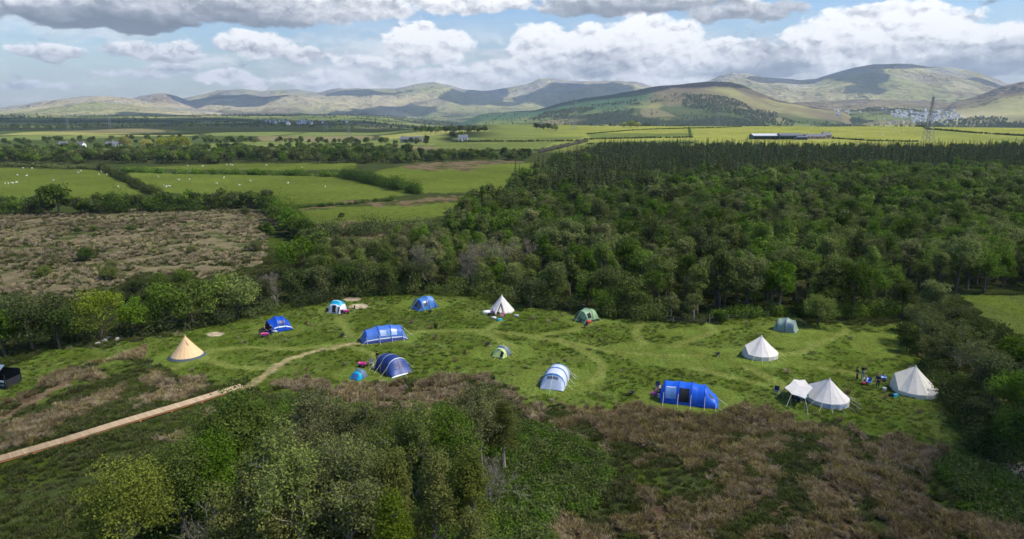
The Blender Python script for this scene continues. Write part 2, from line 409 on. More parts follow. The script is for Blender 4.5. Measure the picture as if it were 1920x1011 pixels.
# ------------------------------------------------------------------ stuff scattered by geometry nodes
def scatter(name, pts, rz, scl, sources, label, kind='stuff', tilt=.0):
    """one object: every point becomes an instance of one of the source objects (real things in the scene) or meshes"""
    me = bpy.data.meshes.new(name); n = len(pts)
    me.vertices.add(n); me.vertices.foreach_set('co', np.asarray(pts, np.float32).ravel())
    scl = np.asarray(scl, np.float32)
    if scl.ndim == 1: scl = np.repeat(scl[:, None], 3, 1)
    rot = np.zeros((n, 3), np.float32); rot[:, 2] = rz
    if tilt: rot[:, :2] = RNG.normal(0, tilt, (n, 2))
    for an, dat in (('rot', rot), ('scl', scl)):
        a = me.attributes.new(an, 'FLOAT_VECTOR', 'POINT'); a.data.foreach_set('vector', dat.ravel())
    a = me.attributes.new('pick', 'INT', 'POINT'); a.data.foreach_set('value', RNG.integers(0, len(sources), n).astype(np.int32))
    o = bpy.data.objects.new(name, me); COL.objects.link(o); tag(o, label, None, None, kind)
    ng = bpy.data.node_groups.new(name + '_scatter', 'GeometryNodeTree')
    ng.interface.new_socket('Geometry', in_out='INPUT', socket_type='NodeSocketGeometry')
    ng.interface.new_socket('Geometry', in_out='OUTPUT', socket_type='NodeSocketGeometry')
    gi = ng.nodes.new('NodeGroupInput'); go = ng.nodes.new('NodeGroupOutput')
    def attr(nm, ty):
        x = ng.nodes.new('GeometryNodeInputNamedAttribute'); x.data_type = ty; x.inputs['Name'].default_value = nm
        return x.outputs['Attribute']
    join = ng.nodes.new('GeometryNodeGeometryToInstance')
    for so in sources:
        oi = ng.nodes.new('GeometryNodeObjectInfo'); oi.transform_space = 'ORIGINAL'; oi.inputs['Object'].default_value = so
        ng.links.new(oi.outputs['Geometry'], join.inputs[0])
    ip = ng.nodes.new('GeometryNodeInstanceOnPoints')
    ng.links.new(gi.outputs[0], ip.inputs['Points']); ng.links.new(join.outputs[0], ip.inputs['Instance'])
    if len(sources) > 1:
        ip.inputs['Pick Instance'].default_value = True; ng.links.new(attr('pick', 'INT'), ip.inputs['Instance Index'])
    e2r = ng.nodes.new('FunctionNodeEulerToRotation'); ng.links.new(attr('rot', 'FLOAT_VECTOR'), e2r.inputs[0])
    ng.links.new(e2r.outputs[0], ip.inputs['Rotation']); ng.links.new(attr('scl', 'FLOAT_VECTOR'), ip.inputs['Scale'])
    ng.links.new(ip.outputs[0], go.inputs[0])
    md = o.modifiers.new('scatter', 'NODES'); md.node_group = ng
    return o
def blades(seed, n, h, spread, wid, leafm, bend=.5, name='tuft', flat=0.):
    rng = np.random.default_rng(seed); mb = MB()
    a = rng.uniform(0, 6.28, n); r0 = spread * .45 * np.sqrt(rng.random(n)); hh = h * rng.uniform(.5, 1.1, n); bd = bend * rng.uniform(.2, 1.2, n) * hh
    b0 = np.column_stack([np.cos(a) * r0, np.sin(a) * r0, np.zeros(n)])
    d = np.column_stack([np.cos(a + rng.normal(0, .5, n)), np.sin(a + rng.normal(0, .5, n)), np.zeros(n)])
    m_ = b0 + d * (bd * .35)[:, None] + np.array([0, 0, 1]) * (hh * .62)[:, None]
    t_ = b0 + d * bd[:, None] + np.array([0, 0, 1]) * (hh * (1 - .25 * bend))[:, None]
    s = np.cross(d, [0, 0, 1]) * (wid * .5)
    sa = rng.uniform(0, 6.28, n); s = np.column_stack([np.cos(sa), np.sin(sa), np.zeros(n)]) * wid * .5
    V = np.stack([b0 - s, b0 + s, m_ + s * .8, t_, m_ - s * .8], 1).reshape(-1, 3)
    f = np.arange(n)[:, None] * 5 + np.array([[0, 1, 2, 4]]); g = np.arange(n)[:, None] * 5 + np.array([[4, 2, 3]])
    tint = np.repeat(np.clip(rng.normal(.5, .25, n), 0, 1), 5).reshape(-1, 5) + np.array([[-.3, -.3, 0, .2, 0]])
    mb.add(V, f, 0, np.clip(tint, 0, 1).ravel())
    mb.L.append((g).ravel()); mb.C.append(np.full(n, 3)); mb.M.append(np.zeros(n, int)); mb.V.append(np.zeros((0, 3))); mb.T.append(np.zeros(0))
    return mb
# ------------------------------------------------------------------ land cover (photo outlines put onto the ground)
PASTURE = [PXY(q) for q in (
 [(-120,313),(190,319),(272,362),(240,374),(0,388),(-120,390)],
 [(228,323),(480,328),(640,332),(700,347),(788,362),(640,380),(545,384),(500,376),(300,360)],
 [(250,314),(440,307),(668,306),(662,318),(500,319),(380,319)],
 [(700,322),(780,308),(1000,306),(990,328),(940,362),(800,362),(750,345)],
 [(560,392),(860,380),(846,402),(790,412),(600,420)],
 [(-400,300),(-120,313),(-120,390),(-500,400)])]
FIELDS = [PXY(q) for q in (
 [(815,268),(1040,266),(1010,282),(820,282)], [(850,259),(1098,256),(1060,264),(850,265)], [(1100,250),(1300,250),(1300,257),(1110,261)],
 [(1060,276),(1130,266),(1310,262),(1310,270),(1130,282)])]
BROWN = [PXY(q) for q in ([(600,385),(740,373),(872,367),(872,380),(720,384),(556,393)], [(775,305),(900,301),(1000,303),(900,311),(890,322),(830,320),(760,318)],
 [(480,405),(620,420),(800,412),(830,440),(700,450),(560,440)])]
MOOR = PXY([(-900,420),(0,402),(200,396),(450,388),(505,405),(500,490),(380,520),(280,512),(150,560),(0,570),(-900,600)])
MOORGREEN = PXY([(420,500),(505,490),(500,520),(440,530)])
CAMP = PXY([(0,690),(90,655),(290,635),(470,590),(560,560),(700,545),(850,548),(1000,575),(1200,600),(1340,600),(1480,590),(1560,610),(1690,600),(1720,640),(1770,700),(1830,800),(1960,900),(1700,850),(1560,795),(1450,780),(1250,770),(1100,760),(1000,760),(900,720),(780,712),(640,725),(560,735),(470,730),(420,715),(330,705),(285,668),(170,720),(60,760),(-60,800),(-80,720)])
RUSHES = [PXY(q) for q in (
 [(90,690),(290,648),(288,666),(200,702),(120,722),(40,760),(0,790),(-60,800),(60,720)],
 [(0,800),(120,760),(240,715),(330,700),(410,715),(360,740),(200,785),(120,812),(-40,860)],
 [(510,712),(640,708),(650,722),(600,735),(520,722)],
 [(640,725),(780,702),(900,710),(985,735),(1005,765),(930,790),(860,775),(740,770),(700,800),(640,850),(620,780)],
 [(960,765),(1100,756),(1250,766),(1450,776),(1560,790),(1700,825),(1800,860),(1740,890),(1720,1000),(1700,1150),(980,1150),(1060,960),(1130,850),(1080,820)],
 [(330,790),(460,745),(520,760),(420,820),(300,830)],
 [(1700,960),(1960,960),(1960,1150),(1700,1150)])]
LAWN = [PXY(q) for q in (
 [(1120,650),(1190,640),(1300,648),(1420,655),(1480,668),(1570,680),(1540,690),(1440,692),(1300,690),(1200,684)],
 [(1590,625),(1690,620),(1710,660),(1650,672),(1590,655)], [(1480,605),(1560,625),(1540,660),(1470,655),(1430,640)],
 [(1240,618),(1330,606),(1400,612),(1330,628),(1250,632)],
 [(1835,560),(1960,560),(2100,600),(1960,640),(1850,600)], [(1800,555),(2300,560),(2300,640),(1930,640)])]
RINGS = [((943,660),5.0,3.6),((793,572),5.0,4),((1043,712),5.5,5.5),((632,582),3.6,3),((1294,745),6.5,4.5),((1425,668),4.5,4.5),((350,668),4.6,4.2),((1098,600),4.5,3.2),((720,632),6,4),((520,618),4.5,3.2),((1473,618),4,3),((690,700),5,3.4)]
MOWN = [PXY(q) for q in (
 [(680,645),(730,634),(790,622),(900,619),(980,628),(1060,642),(1130,656),(1200,664),(1320,668)], [(890,620),(930,634),(960,650)], [(1048,638),(1100,660),(1130,684),(1124,705),(1110,716)],
 [(1200,603),(1192,625),(1205,645)], [(938,602),(925,612),(908,620)], [(1000,632),(1070,620),(1115,606)], [(1400,688),(1450,712),(1478,734)], [(1300,690),(1340,700),(1440,722)],
 [(1590,618),(1545,640),(1500,662),(1450,668)], [(330,690),(400,655),(470,652),(560,655),(640,645)], [(660,632),(640,604),(636,590)], [(520,690),(440,690),(380,672)],
 [(660,650),(700,664),(712,678)], [(1330,604),(1340,622),(1290,640),(1260,650)], [(1540,690),(1600,700),(1640,715)])]
WORN = PXY([(448,733),(480,716),(510,692),(545,672),(590,660),(640,648),(690,642)])
MUD = PXY([(0,790),(40,765),(90,735),(130,715)])
SAND = [(P(673,575), 1.5), (P(660,561), 1.3), (P(402,627), 1.1), (P(1890,880), 2.2)]
MB_PLANK = PXY([(455,728), (230,796), (0,866), (-140,908)])

def ground_masks(x, y):
    r = np.hypot(x, y); j = np.clip(r * .012, .4, 4)
    wx = x + (fbm(x / (3.2 * j), y / (3.2 * j), 71, 3) - .5) * 5.5 * j; wy = y + (fbm(x / (3.2 * j), y / (3.2 * j), 72, 3) - .5) * 8 * j
    k = {}
    k['past'] = np.zeros(x.shape, bool)
    sx = x + (wx - x) * .25; sy = y + (wy - y) * .25
    for p in PASTURE: k['past'] |= inpoly(sx, sy, p)
    k['field'] = np.zeros(x.shape, bool)
    for p in FIELDS: k['field'] |= inpoly(sx, sy, p)
    k['brown'] = np.zeros(x.shape, bool)
    for p in BROWN: k['brown'] |= inpoly(wx, wy, p)
    k['moor'] = inpoly(wx, wy, MOOR)
    k['camp'] = inpoly(wx, wy, CAMP)
    k['rush'] = np.zeros(x.shape, bool)
    for p in RUSHES: k['rush'] |= inpoly(wx, wy, p)
    k['rush'] &= fbm(x / 4.5, y / 4.5, 81, 3) > .36
    lawn = np.zeros(x.shape)
    for p in LAWN: lawn = np.maximum(lawn, inpoly(sx, sy, p) * (.55 if p[:, 0].min() > 75 else 1.))
    for (c, a, b) in RINGS:
        g = P(*c); q = np.hypot((x - g.x) / a, (y - g.y) / b) + (fbm(x / 1.2, y / 1.2, 55, 2) - .5) * .25
        lawn = np.maximum(lawn, sst(1.1, .92, q))
    near = r < 200
    dm = np.full(x.shape, 99.); dw = np.full(x.shape, 99.)
    xn, yn = x[near], y[near]
    d_ = np.full(xn.shape, 99.)
    for p in MOWN: d_ = np.minimum(d_, dline(xn, yn, p))
    dm[near] = d_ + (fbm(xn / 1.5, yn / 1.5, 44, 3) - .5) * 1.0
    dw[near] = dline(xn, yn, WORN) + (fbm(xn / 1.1, yn / 1.1, 45, 3) - .5) * 1.2
    dmud = np.full(x.shape, 99.); dmud[near] = dline(xn, yn, MUD) + (fbm(xn / 1.1, yn / 1.1, 46, 3) - .5) * 1.4
    k['lane'] = sst(.85, .3, dm); k['mown'] = np.maximum(lawn, sst(1.15, .55, dm)); k['worn'] = sst(.95, .3, dw); k['mud'] = sst(1.2, .3, dmud)
    s = np.zeros(x.shape)
    for g, R_ in SAND: s = np.maximum(s, sst(1.1, .8, np.hypot((x - g.x) / (R_ * 1.2), (y - g.y) / (R_ * 1.1)) + (fbm(x / .8, y / .8, 47, 2) - .5) * .5))
    k['sand'] = s
    return k
C = lambda *a: np.array(a, float)
C_SCRUB, C_PAST, C_BROWN, C_MOOR = C(.045, .06, .018), C(.105, .14, .024), C(.15, .115, .065), C(.17, .145, .08)
C_GRASS, C_MOWN, C_WORN, C_SAND, C_MUD = C(.086, .125, .018), C(.125, .170, .030), C(.34, .285, .14), C(.45, .38, .25), C(.19, .14, .085)
C_RUSH, C_YEL, C_FLD = C(.11, .08, .045), C(.25, .265, .055), C(.15, .19, .05)
def lerp(a, b, t): return a + (b - a) * np.asarray(t)[:, None]
def ground_colour(x, y, h, idx, tt, r, az):
    n = len(x); col = np.tile(C_SCRUB, (n, 1)).astype(float)
    n1 = fbm(x / 6, y / 6, 91, 4); n2 = fbm(x / 1.6, y / 1.6, 92, 3); n3 = fbm(x / 40, y / 40, 93, 3)
    k = ground_masks(x, y)
    col = lerp(col, C_GRASS * .6, sst(.48, .66, n1) * (r < 260))
    col[k['moor']] = lerp(np.tile(C_MOOR, (k['moor'].sum(), 1)), C(.06, .075, .022), sst(.47, .60, n1 * .6 + n2 * .25 + n3 * .15)[k['moor']])
    c = k['camp']; col[c] = lerp(np.tile(C_GRASS, (c.sum(), 1)), C(.105, .142, .028), sst(.42, .62, n1[c])); col[c] = lerp(col[c], C(.062, .095, .014), sst(.50, .36, n2[c]) * .6)
    c = k['rush'] & (r < 240); col[c] = lerp(np.tile(C_RUSH, (c.sum(), 1)), C(.045, .052, .016), sst(.52, .62, n2[c] * .5 + n1[c] * .5))
    m = (k['camp'] | (k['mown'] > .5)) & (r < 260)
    col[m] = lerp(col[m], C_MOWN * (0.85 + .3 * n1[m])[:, None], k['mown'][m] * .8)
    col = lerp(col, C(.175, .20, .05), k['lane'] * .7 * (r < 260))
    col = lerp(col, C_MUD, k['mud'] * .7 * (n2 > .4)); col = lerp(col, C_WORN, k['worn'] * (.65 + .35 * (n2 > .4))); col = lerp(col, C_SAND, k['sand'])
    # fields beyond
    far = r > 480
    vx, vy = x / 190, y / 230
    ix, iy = np.floor(vx).astype(int), np.floor(vy).astype(int)
    b1 = np.full(n, 9.); b2 = np.full(n, 9.); cid = np.zeros(n)
    for dx in (-1, 0, 1):
        for dy in (-1, 0, 1):
            px_, py_ = ix + dx + .15 + .7 * _h(ix + dx, iy + dy, 5), iy + dy + .15 + .7 * _h(ix + dx, iy + dy, 6)
            d = np.hypot(vx - px_, vy - py_); q = _h(ix + dx, iy + dy, 7)
            nw = d < b1; b2 = np.where(nw, b1, np.minimum(b2, d)); cid = np.where(nw, q, cid); b1 = np.where(nw, d, b1)
    patch = np.where((cid < .42)[:, None], C(.16, .20, .055), np.where((cid < .62)[:, None], C(.28, .285, .085), np.where((cid < .8)[:, None], C(.20, .18, .085), C(.07, .10, .03))))
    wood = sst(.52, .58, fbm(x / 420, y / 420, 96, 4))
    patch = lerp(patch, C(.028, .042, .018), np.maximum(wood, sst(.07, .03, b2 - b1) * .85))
    mfar = sst(600, 760, r + (n3 - .5) * 120) * (r > 480)
    mright = sst(-4, 0, az)
    fieldc = lerp(np.tile(C_FLD, (n, 1)), C_YEL, sst(.3, .7, fbm(x / 190, y / 190, 97, 3) + .2) * sst(-1, 9, az))
    fieldc = fieldc * (.88 + .24 * n3)[:, None]
    rc = mright * (r < 1500)
    col = lerp(col, lerp(patch, fieldc, rc), mfar * far)
    c = k['past']; col[c] = C_PAST * (.86 + .28 * n3[c] + .16 * (n1[c] - .5))[:, None]
    c = k['field']; col[c] = C_FLD * (.7 + .3 * n3[c])[:, None]
    c = k['brown']; col[c] = lerp(np.tile(C_BROWN, (c.sum(), 1)), C(.06, .07, .022), sst(.52, .6, n1[c]))
    # hills
    m = idx >= 0
    if m.any():
        X, Y, I, T = x[m], y[m], idx[m], tt[m]
        g1 = fbm(X / 500, Y / 900, 98, 5); g2 = fbm(X / 120, Y / 300, 99, 4); g3 = fbm(X / 1500, Y / 2200, 100, 4)
        gr = lerp(np.tile(C(.36, .35, .16), (len(X), 1)), C(.48, .41, .24), sst(.4, .65, g3))
        gr = lerp(gr, C(.17, .20, .08), sst(.5, .66, g1) * .45)
        gr = lerp(gr, C(.26, .21, .14), sst(.6, .66, g1 * .5 + g3 * .5) * .9)
        gr = lerp(gr, C(.31, .305, .30), sst(.45, .65, g2 * .6 + T * .3) * sst(.6, .95, T) * .75)
        f = (I == 4); am = az[m] + (g3 - .5) * 7
        fo = sst(13.0, 11.2, am) * sst(1.02, .9, T + (g1 - .5) * .25)
        g4 = lerp(np.tile(C(.15, .12, .085), (len(X), 1)), C(.30, .29, .10), sst(.88, .78, T + (g1 - .5) * .4))
        g4 = lerp(g4, C(.15, .16, .06), sst(.50, .58, g2 * .5 + g1 * .5)); g4 = lerp(g4, C(.15, .12, .08), sst(.5, .57, g3 * .6 + g1 * .4) * .8)
        g4 = lerp(g4, C(.055, .115, .055), np.maximum(fo, sst(.56, .62, g2 * .5 + g3 * .5) * (T < .5)))
        gr = np.where(f[:, None], g4, gr)
        f = (I == 7) | (I == 6); gr = np.where(f[:, None], lerp(gr, C(.15, .115, .075), sst(.5, .8, T) * .7), gr)
        lowb = sst(.42, .15, T + (g1 - .5) * .3 - .22 * (I == 4) - .3 * (I == 7))
        gr = lerp(gr, patch[m], lowb)
        col[m] = gr
    return np.clip(col, .004, .9)

def build_ground():
    r = [0.5, 6, 12, 18, 24]; x = 30.
    while x < 19500:
        r.append(x); x *= 1.0042 if x < 190 else (1.0105 if x < 6000 else 1.013)
    r = np.array(r)
    a = np.concatenate([np.arange(-180, -48, 3.), np.arange(-48, 48, .135), np.arange(48, 180, 3.)]) * D2R
    Rr, A = np.meshgrid(r, a, indexing='ij')
    X, Y = (Rr * np.sin(A)).ravel(), (Rr * np.cos(A)).ravel()
    h, idx, tt, rr, az = terrain(X, Y, True)
    col = ground_colour(X, Y, h, idx, tt, rr, az)
    h = h + ((fbm(X / .9, Y / .9, 33, 3) - .5) * .22) * (rr < 260)
    m, n = len(r), len(a)
    G = np.stack([X, Y, h], -1).reshape(m, n, 3); Cc = col.reshape(m, n, 3)
    cut = [0, int(np.searchsorted(r, 1330)), int(np.searchsorted(r, 4400)), m - 1]
    gm, nt, out = newmat('land')
    at = nd(nt, 'ShaderNodeAttribute', attribute_name='cover').outputs['Color']
    pos = nd(nt, 'ShaderNodeNewGeometry').outputs['Position']
    f1 = NOISE(nt, pos, 2.2, 4, .65); f2 = NOISE(nt, pos, .35, 4, .6); f3 = NOISE(nt, pos, .02, 5, .6); f4 = NOISE(nt, pos, 9., 2)
    v = M(nt, 'MULTIPLY', MR(nt, f1, .3, .7, .62, 1.38), MR(nt, f2, .3, .7, .75, 1.25))
    v = M(nt, 'MULTIPLY', v, MR(nt, f3, .3, .7, .85, 1.15))
    hs = nd(nt, 'ShaderNodeHueSaturation', {'Color': at, 'Value': v, 'Hue': MR(nt, f2, .3, .7, .485, .512)})
    bn = nd(nt, 'ShaderNodeBump', {'Height': M(nt, 'ADD', M(nt, 'MULTIPLY', f1, 1.), M(nt, 'MULTIPLY', f4, .4)), 'Strength': .8, 'Distance': .35})
    b = nd(nt, 'ShaderNodeBsdfDiffuse', {'Color': hs.outputs[0], 'Normal': bn.outputs[0]})
    nt.links.new(b.outputs[0], out.inputs[0])
    gm2, nt, out = newmat('hill_land')
    at = nd(nt, 'ShaderNodeAttribute', attribute_name='cover').outputs['Color']
    pos = nd(nt, 'ShaderNodeNewGeometry').outputs['Position']
    f1 = NOISE(nt, pos, .012, 6, .62); f2 = NOISE(nt, pos, .0022, 6, .6)
    v = M(nt, 'MULTIPLY', MR(nt, f1, .3, .7, .86, 1.14), MR(nt, f2, .3, .7, .8, 1.2))
    hs = nd(nt, 'ShaderNodeHueSaturation', {'Color': at, 'Value': v})
    bn = nd(nt, 'ShaderNodeBump', {'Height': M(nt, 'ADD', M(nt, 'MULTIPLY', f2, 1.), M(nt, 'MULTIPLY', f1, .08)), 'Strength': 1., 'Distance': 300.})
    b = nd(nt, 'ShaderNodeBsdfDiffuse', {'Color': hs.outputs[0], 'Normal': bn.outputs[0]})
    nt.links.new(b.outputs[0], out.inputs[0])
    for nm, i, j in (('ground', cut[0], cut[1]), ('valley', cut[1], cut[2]), ('mountains', cut[2], cut[3])):
        mb = MB(); mb.grid(np.ascontiguousarray(G[i:j + 1, ::-1]), 0, True)
        me = mb.mesh(nm, gm2 if nm == 'mountains' else gm, True)
        ca = me.color_attributes.new('cover', 'FLOAT_COLOR', 'POINT')
        q = np.ones(((j - i + 1) * n, 4), np.float32); q[:, :3] = Cc[i:j + 1, ::-1].reshape(-1, 3)
        ca.data.foreach_set('color', q.ravel())
        o = bpy.data.objects.new(nm, me); COL.objects.link(o); tag(o, None, None, None, 'structure')
build_ground()

# ------------------------------------------------------------------ grass, rushes and brambles
def sprinkle(n, rx0, rx1, azm):
    """random ground points, spread evenly over the seen sector"""
    r = np.sqrt(RNG.uniform(rx0 ** 2, rx1 ** 2, n)); a = RNG.uniform(-azm, azm, n) * D2R
    return r * np.sin(a), r * np.cos(a)
def src(name, mb, leafm, xy, label):
    o = mb.obj(name, [leafm], None, loc=(xy[0], xy[1], Z(*xy)), tint=True)
    return tag(o, label, None, None, 'stuff')
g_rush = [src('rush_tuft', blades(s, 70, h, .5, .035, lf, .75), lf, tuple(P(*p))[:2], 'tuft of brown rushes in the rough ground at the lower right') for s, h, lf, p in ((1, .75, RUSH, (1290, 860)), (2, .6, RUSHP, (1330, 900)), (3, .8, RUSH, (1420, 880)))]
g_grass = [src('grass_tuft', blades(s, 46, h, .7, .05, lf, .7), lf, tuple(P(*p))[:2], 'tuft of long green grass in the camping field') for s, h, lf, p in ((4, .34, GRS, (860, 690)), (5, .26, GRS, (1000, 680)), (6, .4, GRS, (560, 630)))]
g_sedge = [src('sedge_tuft', blades(s, 60, h, .7, .05, SEDGE_DIM, .7), SEDGE_DIM, tuple(P(*p))[:2], 'tuft of sedge dimmed in colour, in the rough grass below the boardwalk') for s, h, p in ((14, .5, (120, 930)), (15, .38, (200, 900)))]
def bramble(seed):
    rng = np.random.default_rng(seed); mb = MB(); n = 420
    q = rng.normal(size=(n, 3)); q /= np.linalg.norm(q, axis=1)[:, None]; q[:, 2] = np.abs(q[:, 2])
    pos = q * np.array([1.0, 1.0, .85]) * (rng.uniform(.5, 1.05, n) * (.7 + .6 * vn(q[:, 0] * 2.5, q[:, 1] * 2.5, seed)))[:, None]
    mb.cards(pos, q * .5 + rng.normal(0, .5, (n, 3)) + np.array([0, 0, .4]), rng.uniform(.11, .24, n), np.clip(rng.normal(.5, .25, n), 0, 1), 0, .7, rng)
    return mb
g_bram = [src('bramble_clump', bramble(s), LF_BRAM, tuple(P(*p))[:2], 'bramble clump in the low green thicket') for s, p in ((1, (1060, 880)), (2, (1840, 930)))]
def fill():
    x, y = sprinkle(170000, 40, 185, 44); k = ground_masks(x, y)
    z = terrain(x, y); n1 = fbm(x / 3, y / 3, 61, 3); n2 = fbm(x / 9, y / 9, 62, 3)
    plank = dline(x, y, MB_PLANK) < 1.1
    bare = (k['worn'] > .3) | (k['sand'] > .3) | (k['mud'] > .4) | plank
    ru = k['rush'] & ~bare & (k['mown'] < .3)
    mix = fbm(x / 2.6, y / 2.6, 63, 3) + .5 * (fbm(x / 11, y / 11, 64, 2) - .5)
    edge = k['camp'] & ~bare & (k['mown'] < .2) & (RNG.random(len(x)) < .003)
    ms2 = ru & (mix > .58)
    m = (ru & (n1 > .27) & (mix <= .61)) | edge
    pale = (x + 6 * (n2 - .5) * 4 < 8) | (y > 78 + 20 * (n2 - .5))
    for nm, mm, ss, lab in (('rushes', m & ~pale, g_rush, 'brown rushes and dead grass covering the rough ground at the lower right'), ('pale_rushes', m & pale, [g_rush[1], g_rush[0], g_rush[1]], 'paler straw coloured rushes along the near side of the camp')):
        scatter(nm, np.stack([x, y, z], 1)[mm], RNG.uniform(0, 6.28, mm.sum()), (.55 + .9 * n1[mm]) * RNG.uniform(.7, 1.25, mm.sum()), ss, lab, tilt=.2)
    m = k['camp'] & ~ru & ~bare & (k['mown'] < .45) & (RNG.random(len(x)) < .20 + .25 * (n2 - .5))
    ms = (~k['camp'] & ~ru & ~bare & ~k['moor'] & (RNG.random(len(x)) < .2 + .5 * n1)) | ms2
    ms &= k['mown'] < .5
    scatter('rough_sedge', np.stack([x, y, z], 1)[ms], RNG.uniform(0, 6.28, ms.sum()), (.55 + 1.0 * n1[ms]) * RNG.uniform(.7, 1.25, ms.sum()), g_sedge, 'rough sedge and grass outside the mown camp field, dimmed in colour', tilt=.15)
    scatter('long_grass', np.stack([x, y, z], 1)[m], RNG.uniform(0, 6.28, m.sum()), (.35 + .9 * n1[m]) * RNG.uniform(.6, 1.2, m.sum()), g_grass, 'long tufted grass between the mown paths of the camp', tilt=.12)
    x, y = sprinkle(60000, 125, 300, 44); s = inpoly(x, y, MOOR); x, y = x[s], y[s]
    n1 = fbm(x / 6, y / 6, 61, 3); z = terrain(x, y)
    m = n1 > .43
    scatter('moor_rushes', np.stack([x, y, z], 1)[m], RNG.uniform(0, 6.28, m.sum()), (.8 + 1.2 * n1[m]) * RNG.uniform(.7, 1.2, m.sum()), [g_rush[1], g_sedge[0], g_rush[1], g_sedge[1]], 'pale brown rush moor beyond the left tree row', tilt=.2)
    for nm, poly, n, lab in (('brambles', [(930,800),(990,795),(1060,815),(1130,850),(1150,900),(1090,960),(1040,1030),(1000,1120),(820,1120),(880,900)], 900, 'low green bramble thicket beside the foreground trees'),
                             ('bramble_patch', [(1730,880),(1800,865),(1900,890),(1990,930),(1990,1010),(1860,980),(1760,940)], 420, 'dark green bramble patch at the lower right corner'),
                             ('understorey', [(150,1120),(330,900),(420,800),(520,740),(640,760),(760,770),(860,760),(900,850),(880,1120)], 900, 'dark undergrowth beneath the foreground trees')):
        q = PXY(poly); lo, hi = q.min(0), q.max(0)
        x, y = RNG.uniform(lo[0], hi[0], n * 3), RNG.uniform(lo[1], hi[1], n * 3); s = inpoly(x, y, q) & (fbm(x / 5, y / 5, 12, 2) > .33); x, y = x[s][:n], y[s][:n]
        scatter(nm, np.stack([x, y, terrain(x, y)], 1), RNG.uniform(0, 6.28, len(x)), RNG.uniform(.5, 1.25, len(x)), g_bram, lab)
fill()
# ------------------------------------------------------------------ foreground trees
T_WILL = Tmpl('willow', broadleaf(21, 9, 7.4, .05, 66, 430, .165, .1, (.09, .17)), LF_LIME, BARKP)
T_GREEN = Tmpl('alder', broadleaf(22, 9, 7.4, .06, 72, 430, .165, .2, (.09, .17)), LF_OAK, BARK)
T_GREY = Tmpl('grey_willow', branchy(23, 9, .75, 4, 17000, .18, .09, 3, .1, tintc=.5), LF_WILLOW, BARKP)
T_GREY2 = Tmpl('grey_willow_thin', branchy(24, 10, .8, 4, 9500, .17, .11, 1, .1), LF_WILLOW, BARKP)
T_BIRCH = Tmpl('birch', broadleaf(25, 9, 4.4, .04, 62, 330, .14, .72, (.08, .16)), LF_BIRCH, BARKP)
T_BIRCH2 = Tmpl('birch_b', broadleaf(26, 9, 4.9, .04, 64, 330, .14, .62, (.08, .16)), LF_BIRCH, BARKP)
T_DEAD = Tmpl('dead', branchy(27, 7, .9, 4, 0, .1, .09, 1, 0., first=.2), LF_GREY, BARKP)
T_TWIG = Tmpl('twiggy', branchy(28, 5, .5, 4, 1100, .14, .05, 6, 0., first=.15), LF_GREY, BARKP)
FORE = [
 (T_WILL, 250, 1080, 1.0, 'willow_tree', 'round yellow green willow at the bottom left, nearest the camera'),
 (T_WILL, 482, 1105, .95, 'willow_tree', 'small yellow green willow beside the bare dead tree at the bottom'),
 (T_GREEN, 345, 1010, .95, 'alder_tree', 'dark green tree between the yellow willow and the boardwalk'),
 (T_GREEN, 452, 935, 1.12, 'alder_tree', 'broad green tree right under the near end of the boardwalk'),
 (T_GREEN, 400, 985, .9, 'alder_tree', 'mid green tree left of the broad tree under the boardwalk'),
 (T_GREEN, 520, 915, .8, 'alder_tree', 'dark green tree to the right of the broad tree under the boardwalk'),
 (T_GREY2, 575, 1085, 1.1, 'willow_tree', 'thin grey willow with bare branches showing at the bottom of the picture'),
 (T_GREY, 652, 1060, 1.05, 'willow_tree', 'feathery grey willow left of the birches at the bottom'),
 (T_GREY, 605, 905, .95, 'willow_tree', 'pale grey green willow below the turquoise tent'),
 (T_GREY2, 655, 930, .85, 'willow_tree', 'sparse willow with white stems in front of the brown rushes'),
 (T_GREY, 560, 985, .9, 'willow_tree', 'grey green willow between the broad tree and the birches'),
 (T_BIRCH, 742, 1150, 1.0, 'birch_tree', 'brown green birch cut by the bottom edge, leftmost of the birches'),
 (T_BIRCH2, 745, 1050, 1.02, 'birch_tree', 'dark green birch with drooping twigs behind the leftmost birch'),
 (T_BIRCH, 822, 1092, 1.12, 'birch_tree', 'tall pointed olive birch in the middle of the birch clump'),
 (T_BIRCH2, 885, 1075, 1.1, 'birch_tree', 'reddish green birch on the right side of the birch clump'),
 (T_BIRCH, 885, 1150, .85, 'birch_tree', 'short birch at the bottom edge, right end of the clump'),
 (T_GREEN, 838, 930, .92, 'alder_tree', 'olive green tree behind the birch clump'),
 (T_GREY, 775, 940, .95, 'willow_tree', 'grey willow left of the olive tree behind the birches'),
 (T_GREY, 880, 880, .85, 'willow_tree', 'silvery willow farthest from the camera in the foreground thicket'),
 (T_GREY2, 905, 905, .85, 'willow_tree', 'twiggy grey willow with bare stems beside the silvery willow'),
 (T_BIRCH2, 945, 888, .82, 'birch_tree', 'narrow dark green tree at the right end of the foreground thicket'),
 (T_GREEN, 700, 1010, .85, 'alder_tree', 'dark tree in the hollow between the grey willow and the birches'),
 (T_DEAD, 412, 1090, .95, 'dead_tree', 'bare dead tree with pale branches at the bottom of the picture'),
 (T_TWIG, 920, 950, .85, 'dead_shrub', 'pale bare shrub at the edge of the bramble thicket'),
]
for T, u, v, s, nm, lab in FORE:
    place(T, nm, u, v, lab, 'tree' if 'tree' in nm else 'shrub', 'trees in the foreground thicket', s * 1.12)

